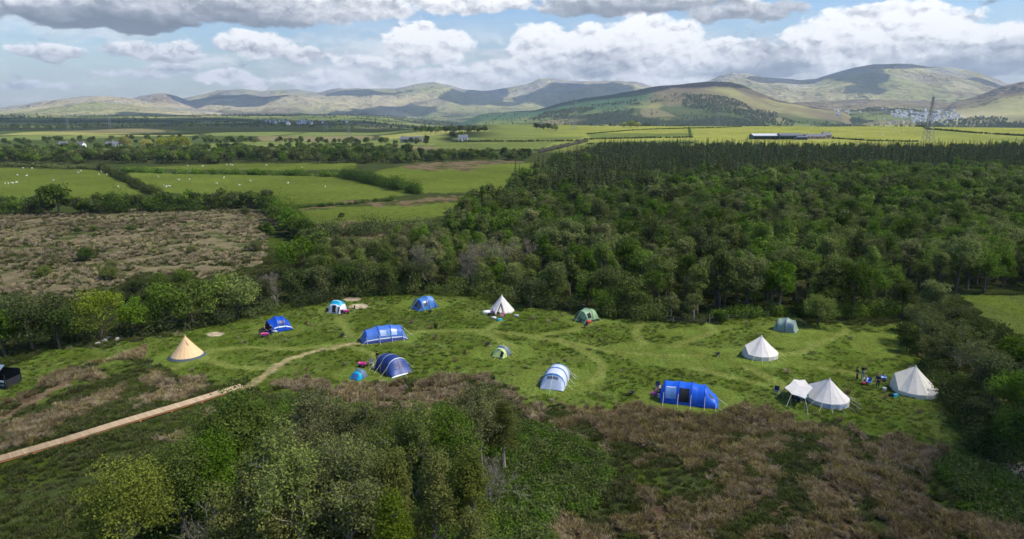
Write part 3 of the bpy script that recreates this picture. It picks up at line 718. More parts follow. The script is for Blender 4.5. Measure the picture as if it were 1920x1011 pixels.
# ------------------------------------------------------------------ left tree row, belt and single trees round the camp
T_ROW = [Tmpl('row_tree_%s' % 'abc'[i], broadleaf(31 + i, 6.5, 6.4, .03, 34, 190, .27, .05 + .1 * i, (.11, .2)), [LF_OAK, LF_DARK, LF_OAK][i], BARK) for i in range(3)]
T_LIME = Tmpl('lime_tree', broadleaf(35, 7.2, 8.4, .03, 34, 200, .27, .12, (.1, .18)), LF_LIME, BARK)
T_BUSH = [Tmpl('bush_%s' % 'ab'[i], broadleaf(37 + i, 3.2, 4.6, .02, 20, 150, .24, 0, (.14, .24)), [LF_DARK, LF_WILLOW][i], BARK) for i in range(2)]
T_EDGE = [Tmpl('edge_tree_%s' % 'abc'[i], broadleaf(41 + i, 9.5, 6.6 - .4 * i, .05, 38, 170, .3, .22, (.11, .19)), [LF_WOOD, LF_OAK, LF_WOOD][i], BARK) for i in range(3)]
T_LIGHT = Tmpl('pale_sapling', broadleaf(45, 5.2, 3.6, .12, 22, 130, .22, .25, (.12, .2)), LF_WILLOW, BARKP)
T_ROUND = Tmpl('round_bush', broadleaf(49, 5.2, 5.8, .03, 34, 230, .22, .05, (.12, .2)), LF_ROUND, BARK)
T_BARE = Tmpl('bare_tree', branchy(46, 7.5, .42, 4, 1500, .2, .06, 4, 0., first=.2), LF_TAN, BARKP)
T_BARE2 = Tmpl('bare_birch', branchy(47, 8, .45, 4, 2200, .2, .08, 2, 0., first=.3), LF_GREY, BARKP)
T_ARCH = Tmpl('arching_shrub', branchy(48, 7.5, .95, 4, 8500, .24, .08, 4, .15, first=.15, lean=.2), LF_ARCH, BARKP)
ROW = [ # template, u, v, scale, label
 (0, 10, 668, .95, 'dark bushy tree cut by the left edge above the small dark shelter'), (1, 62, 660, 1.0, 'second dark bushy tree from the left edge in the tree row'),
 (1, 112, 655, .92, 'dark tree just left of the big bright green tree'), ('L', 190, 640, .95, 'big bright yellow green tree in the left tree row'),
 (0, 258, 628, .78, 'small green tree on the right flank of the bright green tree'), (2, 318, 622, 1.0, 'airy green tree with thin stems behind the tan tipi'),
 (0, 362, 614, 1.02, 'green tree with pale stems right of the airy tree in the row'), (2, 408, 603, 1.0, 'green tree at the middle of the left tree row'),
 (0, 445, 598, 1.0, 'green tree with a leaning white trunk in the left tree row'), (1, 488, 578, .8, 'dark rounded tree left of the bare grey shrub'),
 (1, 556, 566, .85, 'dark low tree right of the bare grey shrub'), (0, 600, 563, .9, 'rounded tree above the turquoise and white tent'),
 (1, 640, 556, .9, 'dark tree right behind the turquoise and white tent'), (0, 560, 520, 1.15, 'taller dark green tree standing behind the left tree row'),
 (1, 30, 625, .9, 'dark tree behind the row at the left edge'), (0, 90, 620, .85, 'green tree behind the row near the left edge'), (2, 300, 560, .62, 'small bush tree on the moor behind the row'),
 (1, 255, 566, .6, 'dark bush tree left of the small moor bush'), (2, 345, 548, .6, 'rounded bush tree on the moor edge above the tipi')]
for t, u, v, s, lab in ROW:
    place(T_LIME if t == 'L' else T_ROW[t], 'hedgerow_tree', u, v, lab, 'tree', 'trees of the left row', s * 1.27)
place(T_BARE, 'bare_shrub', 522, 574, 'bare grey brown shrub between two dark trees of the left row', 'shrub', None, .9)
for u, v, s, t, lab in ((160, 490, 1.0, 0, 'wide dark green bush on the brown moor'), (145, 438, .6, 0, 'small bush on the moor, left of a pair'), (176, 434, .62, 1, 'small bush on the moor, right of a pair'),
        (249, 436, .7, 0, 'single rounded bush on the moor below the long hedge'), (85, 520, .8, 1, 'dull green bush on the moor near the left edge'), (205, 525, .95, 1, 'grey green willow bush on the moor above the bright tree'),
        (210, 505, .7, 1, 'pale willow bush behind the grey green bush on the moor'), (360, 475, .7, 1, 'low faint bush in the middle of the moor'), (460, 405, .9, 0, 'dark bush at the moor corner under the hedge'), (480, 470, .9, 1, 'willow bush at the right end of the moor')):
    place(T_BUSH[t], 'moor_bush', u, v, lab, 'bush', 'bushes on the moor', s)
BELT = [('E', 1, 1040, 572, .82, 'bright mid green tree right behind the white tipi'), ('E', 0, 1140, 585, .8, 'tree behind the pale green tent'), ('E', 1, 1100, 578, .7, 'green tree left behind the pale green tent'),
 ('R', 1, 995, 578, .85, 'leafy light green tree just right of the white tipi'), ('R', 0, 1135, 590, .75, 'low dark tree touching the pale green tent from behind'), ('R', 2, 1175, 592, .8, 'tree with light leaves right of the pale green tent'),
 ('L', 0, 848, 545, .42, 'small bright lime green bush left of the white tipi'), ('B', 1, 890, 550, .85, 'pale leafless birch with white stems behind the white tipi'), ('B', 0, 945, 535, 1.0, 'bare tan tree in the belt behind the white tipi'),
 ('B', 0, 985, 525, 1.05, 'bare brown tree in the belt, right of the tan one'), ('B', 0, 905, 520, 1.0, 'bare grey tree at the back of the belt'), ('B', 0, 1015, 520, .9, 'bare tree farthest right in the belt'), ('B', 1, 808, 535, .9, 'pale thin tree above the blue tent with dark windows'),
 ('S', 0, 1195, 588, .9, 'pale sapling left of the dry brown grass heap'), ('S', 0, 1258, 597, .9, 'pale sapling by the fence, left of a pair'), ('S', 0, 1300, 600, 1.05, 'pale sapling by the fence, right of a pair'),
 ('O', 0, 1533, 611, 1.0, 'bright round tree standing alone beside the grey green tent'), ('E', 0, 1595, 596, 1.0, 'tall tree with a pale trunk right of the lone round tree'), ('E', 2, 1560, 590, .9, 'tree behind the lone round tree'),
 ('E', 1, 1235, 570, .95, 'spreading tree behind the pale saplings'), ('E', 0, 1400, 585, 1.0, 'tree at the wood edge behind the white bell tent'), ('E', 2, 1350, 585, 1.0, 'tree at the wood edge left of the bell tent'), ('E', 1, 1455, 588, .95, 'tree at the wood edge behind the grey green tent'),
 ('R', 2, 930, 545, .8, 'thin green tree close behind the white tipi'), ('R', 1, 770, 548, .9, 'dark tree behind the blue tent with dark windows'), ('R', 0, 720, 552, .9, 'rounded tree at the left end of the belt'), ('R', 1, 680, 553, .85, 'dark rounded tree right of the turquoise tent')]
for t, i, u, v, s, lab in BELT:
    T = {'E': T_EDGE, 'R': T_ROW}[t][i] if t in 'ER' else {'L': T_LIME, 'O': T_ROUND, 'S': T_LIGHT}.get(t) or (T_BARE, T_BARE2)[i]
    place(T, {'E': 'woodland_tree', 'R': 'woodland_tree', 'O': 'round_tree', 'L': 'lime_bush', 'B': 'bare_tree', 'S': 'sapling'}[t], u, v, lab, 'bush' if t == 'L' else 'tree', 'trees at the edge of the camp', s * (1.2 if t in 'ERB' and u != 1533 else 1.05))
place(T_BUSH[0], 'brown_bush', 1350, 604, 'rusty brown bush by the fence left of the grey green tent', 'bush', None, .62)
RIGHT = [('E', 0, 1690, 595, .75, 'first small tree of the right hand hedge by the wood'), ('E', 1, 1745, 600, .85, 'tree in the right hedge behind the arching shrub'), ('A', 0, 1740, 655, .95, 'large arching shrub with bare brown stems in the right hedge'),
 ('A', 0, 1800, 690, 1.0, 'arching brown shrub nearer the camera in the right hedge'), ('R', 1, 1720, 625, .8, 'dark shrub tree left of the arching brown shrub'), ('R', 1, 1845, 665, .95, 'dark tree on the far side of the right hedge'), ('R', 0, 1905, 720, 1.05, 'green tree in the right hedge at the picture edge'),
 ('R', 1, 1860, 760, 1.1, 'dark green tree behind the big canvas tent at the right'), ('R', 0, 1905, 800, 1.1, 'broad dark tree at the right edge below the arching shrubs'), ('R', 1, 1895, 862, .95, 'lowest dark tree at the right edge'), ('R', 2, 1955, 840, 1.15, 'dark tree cut by the right edge low down'), ('R', 0, 1960, 740, 1.1, 'green tree cut by the right edge halfway up'),
 ('R', 1, 1700, 660, .5, 'low dark shrub at the left foot of the right hedge'), ('A', 0, 1850, 735, .9, 'arching shrub with thin branches above the big canvas tent'), ('R', 2, 1790, 630, .8, 'green tree in the middle of the right hedge'), ('R', 1, 1830, 800, .6, 'low dark shrub at the field side of the right hedge'), ('R', 0, 1800, 745, .5, 'low shrub beside the big canvas tent')]
for t, i, u, v, s, lab in RIGHT:
    T = T_ARCH if t == 'A' else ({'E': T_EDGE, 'R': T_ROW}[t][i])
    place(T, 'arching_shrub' if t == 'A' else 'hedgerow_tree', u, v, lab, 'shrub' if t == 'A' else 'tree', 'trees of the right hedge', s)

# ------------------------------------------------------------------ the wood
WOOD = PXY([(1010,572),(1100,588),(1200,598),(1330,596),(1480,590),(1560,600),(1640,592),(1700,560),(1830,554),(2010,548),(2400,545),(2600,400),(2500,285),(1130,284),(1050,312),(965,362),(885,422),(815,462),(700,480),(560,500),(540,545),(700,548),(850,545)])
CONIF = PXY([(1085,284),(2500,284),(2500,345),(1900,335),(1600,338),(1400,345),(1250,352),(1180,395),(1060,405),(960,395),(1000,345)])
BELTP = PXY([(500,520),(560,500),(700,480),(815,462),(980,480),(1020,572),(850,548),(700,550),(560,560)])
T_NEAR = [single('wood_tree', broadleaf(51 + i, 9.5 + .6 * i, (6.0, 5.2, 6.6, 5.4)[i], .06, 30, 130, .32, (0, .3, .12, .4)[i], (.09, .21)), (LF_WOOD, LF_OAK, LF_WOOD, LF_WILLOW)[i], BARK) for i in range(4)]
T_BELT = [single('belt_tree', broadleaf(81 + i, 8.8, (5.6, 6.2, 4.6)[i], .06, 30, 130, .3, (.1, 0, .35)[i], (.09, .2)), (LF_WILLOW, LF_OAK, LF_WILLOW)[i], BARK) for i in range(3)]
T_FAR = [single('far_tree', broadleaf(57 + i, 9.5, 6.2, .1, 18, 60, .6, .15 * i, (.14, .23)), LF_WOOD, BARK) for i in range(3)]
T_CON = [single('conifer', conifer(61 + i, 10.5 + .8 * i, 6.0, .75, 14), LF_CON, BARK) for i in range(3)]
def wood_points():
    lo, hi = WOOD.min(0), WOOD.max(0); sp = 4.1
    gx, gy = np.meshgrid(np.arange(lo[0], hi[0], sp), np.arange(lo[1], hi[1], sp))
    x = (gx + RNG.uniform(-.42, .42, gx.shape) * sp).ravel(); y = (gy + RNG.uniform(-.42, .42, gx.shape) * sp).ravel()
    s = inpoly(x, y, WOOD) & (np.degrees(np.arctan2(x, y)) < 43) & (fbm(x / 15, y / 15, 8, 2) > .24)
    return x[s], y[s]
wx_, wy_ = wood_points()
wd_ = np.hypot(wx_, wy_); wo = np.argsort(wd_); wx_, wy_, wd_ = wx_[wo], wy_[wo], wd_[wo]
con_ = inpoly(wx_ + RNG.normal(0, 14, len(wx_)), wy_ + RNG.normal(0, 20, len(wx_)), CONIF)
belt_ = inpoly(wx_, wy_, BELTP)
size_ = np.where(belt_, RNG.uniform(.58, .95, len(wx_)), RNG.uniform(.66, 1.3, len(wx_)) * np.where(con_, RNG.uniform(.8, 1.12, len(wx_)), 1)) * (.9 + .3 * (fbm(wx_ / 30, wy_ / 30, 9, 2) - .3))
size_ = np.where((wd_ < 150) & ~belt_, size_ * .95, size_)
size_ = size_ * np.where(belt_, 1, .94)
wz_ = terrain(wx_, wy_)
LAND = [('the white tipi', 940, 585), ('the pale green tent', 1098, 600), ('the pale saplings', 1280, 600), ('the grey green tent', 1473, 622), ('the right hedge', 1740, 600), ('the blue tent with dark windows', 793, 580)]
LANDP = [(n, math.atan2(*tuple(P(u, v))[:2])) for n, u, v in LAND]
NI = 250; used = 0; wsrc = []; csrc = []
for i in range(len(wx_)):
    if con_[i] or used >= NI: continue
    used += 1
    a = math.atan2(wx_[i], wy_[i]); n = min(LANDP, key=lambda q: abs(q[1] - a))[0]
    k = 'low scrub tree' if belt_[i] else 'rounded broadleaf tree'
    o = link_mesh('woodland_tree', T_BELT[i % 3] if belt_[i] else T_NEAR[i % 4], None, (wx_[i], wy_[i], wz_[i] - .1), random.uniform(0, 6.28), (size_[i] * random.uniform(.9, 1.15),) * 2 + (size_[i],))
    tag(o, f'{k} in the front ranks behind {n}', 'tree', f'{k}s behind {n}')
    wsrc.append((i, o))
ti = {i for i, _ in wsrc}
ci = [i for i in range(len(wx_)) if con_[i]]
for j in ci[:30]:
    o = link_mesh('conifer_tree', T_CON[j % 3], None, (wx_[j], wy_[j], wz_[j] - .1), random.uniform(0, 6.28), (size_[j],) * 2 + (size_[j] * .95,))
    tag(o, 'dark pointed conifer in the nearest ranks of the plantation', 'conifer', 'nearest conifers of the plantation'); csrc.append(o)
rest = np.array([i for i in range(len(wx_)) if not con_[i] and i not in ti])
cr = np.array(ci[30:])
far_src = []
for k, i in enumerate(rest[:3]):
    o = link_mesh('woodland_tree', T_FAR[k], None, (wx_[i], wy_[i], wz_[i] - .1), 1. * k, (size_[i],) * 3)
    tag(o, 'rounded green broadleaf tree just behind the front ranks of the wood', 'tree', 'trees behind the front ranks'); far_src.append(o)
rest = rest[3:]
br = rest[(wd_[rest] < 260) & belt_[rest]]; rest = rest[~((wd_[rest] < 260) & belt_[rest])]
nr = rest[wd_[rest] < 235]; fr = rest[wd_[rest] >= 235]
def sc3(i): return np.stack([size_[i] * RNG.uniform(.9, 1.15, len(i)), size_[i] * RNG.uniform(.9, 1.15, len(i)), size_[i]], 1)
pt = lambda i: np.stack([wx_[i], wy_[i], wz_[i] - .1], 1)
scatter('woodland', pt(nr), RNG.uniform(0, 6.28, len(nr)), sc3(nr), [o for q_, o in wsrc if not belt_[q_]][:6], 'dense green broadleaf woodland filling the middle of the picture')
scatter('willow_belt', pt(br), RNG.uniform(0, 6.28, len(br)), sc3(br), [o for q_, o in wsrc if belt_[q_]][:3], 'paler willow scrub between the moor hedge and the camp')
scatter('far_woodland', pt(fr), RNG.uniform(0, 6.28, len(fr)), sc3(fr), far_src, 'broadleaf woodland canopy beyond the middle of the wood')
scatter('conifer_plantation', pt(cr), RNG.uniform(0, 6.28, len(cr)), np.stack([size_[cr] * .95, size_[cr] * .95, size_[cr]], 1), csrc[:3], 'dark conifer plantation along the far side of the wood')
print('wood trees', len(wx_), len(nr), len(fr), len(cr))

# ------------------------------------------------------------------ hedges and tree bands
HEDGES = [
 ([(-60,311),(60,313),(190,319)], 3, 2.2, 'long thin hedge along the top of the left sheep pasture', .3),
 ([(190,319),(235,340),(275,362),(300,366)], 3.5, 3.0, 'hedge running down between the two left sheep pastures', .5),
 ([(222,323),(340,326),(480,328),(640,332)], 3.5, 3.2, 'long hedge across the top of the large sheep pasture', .5),
 ([(640,332),(700,345),(750,357),(792,366)], 5, 4.5, 'thick bushy hedge running down to the right end of the sheep pasture', .6),
 ([(-80,405),(20,402),(80,402)], 7, 5.0, 'bushy hedge at the left edge above the moor', .6),
 ([(150,401),(260,398),(350,398),(430,392),(500,389)], 6, 5.0, 'thick dark hedge between the sheep pasture and the moor', .6),
 ([(500,395),(530,412),(555,440),(580,455)], 7, 6.0, 'tall bushy hedge curving down from the hedge corner toward the camp', .6),
 ([(556,391),(650,384),(740,376)], 2, 1.2, 'ragged low hedge along the brown strip between two green fields', .6),
 ([(820,284),(930,284),(1010,283)], 3, 2.4, 'dark hedge below the far green field', .3), ([(850,266),(960,266),(1085,265)], 2.5, 2., 'thin dark hedge across the far green slope', .3),
 ([(1010,287),(1060,276),(1100,266)], 5, 3., 'pale stony hedge climbing the far slope', .6), ([(1095,262),(1180,260),(1300,258)], 2.5, 2, 'thin straight hedge above the wood', .2), ([(1100,271),(1200,270),(1300,269)], 2.5, 2, 'short hedge just above the tree tops of the wood', .2),
 ([(1678,236),(1740,243),(1830,250),(1930,256)], 3, 2.2, 'dark hedge curving across the bright field below the village', .2),
 ([(1292,240),(1295,258)], 3, 2., 'short upright hedge dividing the bright far field', .2), ([(1560,260),(1640,265),(1720,266)], 2.5, 1.6, 'low hedge in front of the bright field right of the farm', .3), ([(1100,252),(1180,245),(1290,241),(1390,238)], 2.5, 1.4, 'stone coloured wall like hedge along the crest of the bright field', .2)]
for i, (p, w, h, lab, ro) in enumerate(HEDGES):
    hedge('hedge', p, w, h, lab, [LF_OAK, LF_DARK][i % 2] if i != 10 else LF_GREY, None, 1., 'hedge', None, ro, 100 + i)
hedge('scrub', [(575,445),(660,440),(740,438),(830,445)], 11, 3.6, 'low dark scrub in the brown ground left of the wood', LF_DARK, .4, .6, 'scrub', None, .8, 300)
hedge('scrub', [(0,655),(150,640),(300,625),(420,604),(520,582),(640,560)], 4., 2.3, 'low undergrowth at the foot of the left tree row', LF_DARK, .26, .8, 'scrub', None, .7, 301)
hedge('scrub', [(660,556),(800,548),(880,553),(960,570),(1060,578),(1160,596),(1240,600)], 5., 3., 'low undergrowth along the edge of the wood behind the tents', LF_OAK, .26, .8, 'scrub', None, .7, 302)
hedge('scrub', [(1690,620),(1740,680),(1790,760),(1850,850),(1930,900)], 3.5, 1.8, 'dark undergrowth at the foot of the right hedge', LF_DARK, .25, .9, 'scrub', None, .7, 303)
hedge('scrub', [(1330,598),(1400,594),(1480,588),(1560,596),(1640,592),(1690,585)], 4, 1.9, 'low green undergrowth along the wood edge behind the bell tent', LF_OAK, .26, .8, 'scrub', None, .8, 304)
T_MID = [single('mid_tree', broadleaf(71 + i, 8, 7.2, .06, 16, 70, .75, .05, (.15, .26)), [LF_DARK, LF_OAK, LF_WOOD][i], BARK) for i in range(3)]
T_SUNLIT = single('sunlit_tree', broadleaf(75, 8, 8.5, .05, 16, 70, .8, 0, (.15, .26)), LF_SUNLIT, BARK)
place_m = lambda me, nm, u, v, s, lab, grp=None: tag(link_mesh(nm, me, None, P(u, v), random.uniform(0, 6.28), (s, s, s * .9)), lab, 'tree', grp)
place_m(T_MID[1], 'field_tree', 110, 402, 1.5, 'tallest round dark tree in the hedge above the moor')
for u, v, s, m, lab in ((55, 404, .6, 0, 'low dark tree left of the tallest round tree above the moor'), (160, 402, .72, 1, 'rounded tree right of the tallest tree above the moor'), (190, 402, .66, 0, 'second rounded tree right of the tallest tree above the moor'), (470, 392, .85, 2, 'tree at the right end of the thick dark hedge'), (500, 400, .9, 0, 'dark tree at the corner of the thick hedge'), (545, 440, 1.0, 2, 'large spreading tree where the hedge curves toward the camp'), (520, 422, .85, 1, 'tree left of the large spreading tree at the hedge bend'), (575, 450, .8, 0, 'dark tree right of the large spreading tree at the hedge bend'), (500, 445, .6, 2, 'small bushy tree at the right end of the moor')):
    place_m(T_MID[m], 'field_tree', u, v, s, lab)
for k in range(34):
    t = k / 33; u, v = np.interp(t, (0, .25, .27, .6, 1), (-20, 95, 150, 350, 498)), np.interp(t, (0, .25, .27, .6, 1), (404, 402, 401, 397, 391)) - random.uniform(0, 3)
    place_m(T_MID[k % 3], 'hedge_bush', u, v, random.uniform(.7, 1.0), 'dark rounded bush in the thick hedge between sheep pasture and moor', 'bushes of the thick hedge')
for k in range(14):
    t = k / 13; u, v = np.interp(t, (0, .5, 1), (505, 548, 600)), np.interp(t, (0, .5, 1), (405, 438, 470)) + random.uniform(-6, 6)
    place_m(T_MID[k % 3], 'hedge_bush', u, v, random.uniform(.5, .85), 'rounded bush in the hedge curving down from the pasture corner', 'bushes of the curving hedge')
for u, v, s in ((237, 281, 1.7), (275, 281, 1.4), (305, 281, 1.6), (328, 281, 1.7), (346, 281, 1.7)):
    place_m(T_SUNLIT, 'sunlit_tree', u, v, s, 'bright yellow sunlit tree in the row before the white houses', 'yellow sunlit trees')
for u, v, s in ((1170, 240, 1.3), (1183, 240, 1.6), (1196, 240, 1.3)): place_m(T_SUNLIT, 'sunlit_tree', u, v, s, 'yellow green sunlit tree on the crest of the bright field', 'sunlit crest trees')
for u, v, s, m, lab in ((850, 262, 1.5, 0, 'big dark tree left beside the white farmhouse'), (866, 262, 1.45, 1, 'big round tree right behind the white farmhouse'), (800, 266, 1.1, 0, 'dark tree left of the white farmhouse'), (1183, 275, .5, 1, 'small lone tree above the wood top'), (640, 412, .35, 0, 'small dark bush on the lower green field')):
    place_m(T_MID[m], 'field_tree', u, v, s, lab)
for u0, u1, v, n, s, lab in ((780, 908, 250, 15, 1.5, 'dark tree of the flat topped copse on the far ridge'), (1005, 1042, 245, 6, 1.5, 'dark tree of the small square copse on the far crest')):
    for k in range(n):
        place_m(T_MID[k % 3], 'copse_tree', u0 + (u1 - u0) * k / (n - 1), v + random.uniform(-2, 1.5), s * random.uniform(.8, 1.05), lab, lab.split(' of the ')[1])
def band(name, pts, n, smin, smax, lab, jit):
    p = [];
    q = np.array(pts, float); L = np.r_[0, np.cumsum(np.linalg.norm(np.diff(q, axis=0), axis=1))]
    for _ in range(n):
        t = random.uniform(0, L[-1]); u, v = np.interp(t, L, q[:, 0]), np.interp(t, L, q[:, 1]) + random.uniform(-jit, jit)
        p.append(tuple(P(u, v)))
    return p
BANDS = []
for pts, n, lab, jit, s in (([(-30,303),(120,304),(300,303),(480,303),(650,303)], 110, 'dark tree in the wooded band above the sheep pastures', 4, 1.0), ([(-30,297),(200,298),(420,297),(640,296),(790,298)], 120, 'tree in the far wooded band above the sheep pastures', 4, .95),
        ([(640,303),(720,306),(790,300),(1010,297)], 60, 'tree in the line above the triangular green field', 4, .8), ([(400,270),(560,268),(760,272)], 70, 'tree in the distant dark tree line at the plain', 3, 1.2), ([(700,322),(740,312),(800,302)], 20, 'bush tree left of the brown patch in the green field', 4, .55)):
    BANDS.append((band('x', pts, n, .6, 1.1, lab, jit), lab, s))
left = 0
for p, lab, s in BANDS:
    for q in p:
        if left < 290:
            left += 1; k = random.uniform(.65, 1.25) * s
            tag(link_mesh('field_tree', T_MID[left % 3], None, (q[0], q[1], q[2] - .2), random.uniform(0, 6.28), (k * 1.1, k * 1.1, k)), lab, 'tree', 'trees: ' + lab.split(' in ')[-1] if ' in ' in lab else 'bush trees')
BANDSRC = [o for o in COL.objects if o.name.startswith('field_tree')][:3]
def distant():
    pts = []
    for pts_, n, jit in (([(-60,296),(300,297),(700,298)], 240, 9), ([(-60,288),(100,288),(230,289),(360,288),(600,284),(780,288)], 300, 6), ([(700,303),(1000,296)], 60, 5), ([(380,268),(800,270)], 60, 3), ([(0,270),(400,264)], 60, 4)):
        pts += band('', pts_, n, 0, 0, '', jit)
    pts = np.array(pts); n = len(pts)
    scatter('distant_trees', pts, RNG.uniform(0, 6.28, n), RNG.uniform(.6, 1.05, n), BANDSRC, 'mass of dark trees and hedges across the far plain')
    r = np.exp(RNG.uniform(math.log(1700), math.log(6500), 26000)); a = RNG.uniform(-41, 41, 26000) * D2R
    x, y = r * np.sin(a), r * np.cos(a); h, idx, tt, rr, az = terrain(x, y, True)
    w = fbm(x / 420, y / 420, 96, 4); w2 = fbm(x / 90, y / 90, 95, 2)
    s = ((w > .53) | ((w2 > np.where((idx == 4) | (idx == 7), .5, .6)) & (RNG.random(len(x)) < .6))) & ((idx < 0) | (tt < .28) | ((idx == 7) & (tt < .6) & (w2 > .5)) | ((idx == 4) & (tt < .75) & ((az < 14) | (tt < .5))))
    s &= ((r > 3300) & (RNG.random(len(x)) < .5)) | (az > 2) | (RNG.random(len(x)) < .18)
    x, y, h = x[s], y[s], h[s]; n = len(x)
    scatter('valley_woods', np.stack([x, y, h], 1), RNG.uniform(0, 6.28, n), RNG.uniform(.6, 1.35, n), [COL.objects['far_tree']] if 'far_tree' in COL.objects else far_src, 'scattered woods and hedgerow trees across the valley below the mountains')
    print('valley trees', n)
    r = RNG.uniform(2500, 6000, 60000); a = RNG.uniform(-3, 40, 60000) * D2R
    x, y = r * np.sin(a), r * np.cos(a); h, idx, tt, rr, az = terrain(x, y, True); w = fbm(x / 260, y / 330, 195, 4)
    s = ((idx == 4) | (idx == 7) | (idx == 6)) & (tt < .62) & (w > .50 + .22 * tt); x, y, h = x[s], y[s], h[s]; n = len(x)
    scatter('hillside_trees', np.stack([x, y, h], 1), RNG.uniform(0, 6.28, n), RNG.uniform(.8, 1.6, n), far_src, 'hedgerow trees and small woods on the lower slopes at the right')
    print('slope trees', n)
distant()
# ------------------------------------------------------------------ tents
class Loft:
    """arched tent skin: sections (x, width, height) along the ridge; t runs over sections, a over the arch in degrees"""
    def __init__(s, secs, sag=.05, pw=.85):
        q = []
        for i, c in enumerate(secs):
            q.append(c)
            if i < len(secs) - 1 and sag and min(c[2], secs[i + 1][2]) > .5:
                d = secs[i + 1]; q.append(((c[0] + d[0]) / 2, (c[1] + d[1]) / 2 - sag, (c[2] + d[2]) / 2 - sag * 1.2))
                s.dbl = True
        s.q = np.array(q, float); s.pw = pw
        s.orig = [np.argmin(np.abs(s.q[:, 0] - c[0])) for c in secs]
    def tt(s, t):
        return np.interp(t, np.arange(len(s.orig)), s.orig)
    def S(s, t, a):
        i = s.tt(t); k = np.arange(len(s.q))
        x, w, h = (np.interp(i, k, s.q[:, j]) for j in range(3))
        ca, sa = np.cos(a * D2R), np.sin(a * D2R)
        return np.stack([x + 0 * a, w / 2 * np.sign(ca) * np.abs(ca) ** s.pw, h * np.abs(sa) ** s.pw], -1)
    def patch(s, mb, t0, t1, a0, a1, off=0., nt=None, na=None, mat=0):
        nt = nt or max(3, int(abs(t1 - t0) * 6) + 2); na = na or max(4, int(abs(a1 - a0) / 9) + 2)
        T, A = np.meshgrid(np.linspace(t0, t1, nt), np.linspace(a0, a1, na), indexing='ij')
        # keep breaks in the sections
        G = s.S(T, A)
        if off:
            e = 1e-2; tm = len(s.orig) - 1
            du = s.S(np.clip(T + e, 0, tm), A) - s.S(np.clip(T - e, 0, tm), A); dv = s.S(T, A + 1) - s.S(T, A - 1)
            n = np.cross(du, dv); n /= np.linalg.norm(n, axis=-1)[..., None] + 1e-9
            c = np.array([s.q[:, 0].mean(), 0, .3]); sg = np.sign(((G - c) * n).sum(-1)); sg[sg == 0] = 1
            G = G + n * sg[..., None] * off
        mb.grid(G, mat)
CANVAS = fabric('canvas', (.74, .70, .64), .1, .8, .06); CANVASW = fabric('canvas_wall', (.66, .63, .59), .1, .8, .06)
CREAM = fabric('cream_canvas', (.72, .68, .58), .1, .8, .06); TAN = fabric('tan_canvas', (.78, .54, .29), .1, .8, .07)
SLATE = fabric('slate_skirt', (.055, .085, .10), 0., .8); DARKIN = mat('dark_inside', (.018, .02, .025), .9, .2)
WINDOW = mat('tent_window', (.055, .07, .085), .25, .1, 2, .5); WINL = mat('curtained_window', (.34, .45, .68), .35, .1, 2, .5)
BLUEV = fabric('vivid_blue_nylon', (.012, .115, .66), .12, .4); BLUE5 = fabric('periwinkle_nylon', (.075, .19, .58), .12, .42); BLUE5D = fabric('violet_blue_skirt', (.06, .085, .33), .05, .6)
NAVY = fabric('navy_nylon', (.014, .035, .17), .1, .4); NAVYL = fabric('navy_end', (.03, .07, .27), .1, .4); BLUE4 = fabric('sky_blue_nylon', (.065, .20, .52), .12, .42); BLUE4L = fabric('pale_sky_blue_nylon', (.15, .30, .62), .12, .42)
BLUE2 = fabric('royal_blue_nylon', (.006, .075, .48), .12, .42); TURQ = fabric('turquoise_nylon', (.005, .36, .58), .15, .42); WHITEF = fabric('white_nylon', (.72, .76, .82), .15, .45)
ICE = fabric('ice_shaded_nylon', (.50, .58, .72), .12, .42); ICEL = fabric('ice_white_nylon', (.60, .66, .76), .12, .42); HOOPB = fabric('blue_sleeve', (.015, .13, .36), 0, .5)
MINT = fabric('mint_nylon', (.27, .42, .24), .15, .45); MINTD = fabric('dark_mint_nylon', (.08, .16, .10), .1, .5); SAGE = fabric('sage_nylon', (.24, .34, .27), .12, .45); GREYF = fabric('slate_grey_nylon', (.13, .17, .24), .1, .45); LIME = fabric('lime_nylon', (.55, .70, .24), .15, .45)
SAGEL = fabric('pale_sage_nylon', (.36, .44, .38), .12, .45)
ROPE = mat('guy_rope', (.55, .62, .16), .7); ROPEW = mat('pale_rope', (.62, .60, .52), .8); STRIPE = fabric('white_stripe', (.70, .76, .84), 0, .5)
POLE = mat('tent_pole', (.30, .27, .22), .6); BLACK = mat('black_plastic', (.012, .012, .014), .5)

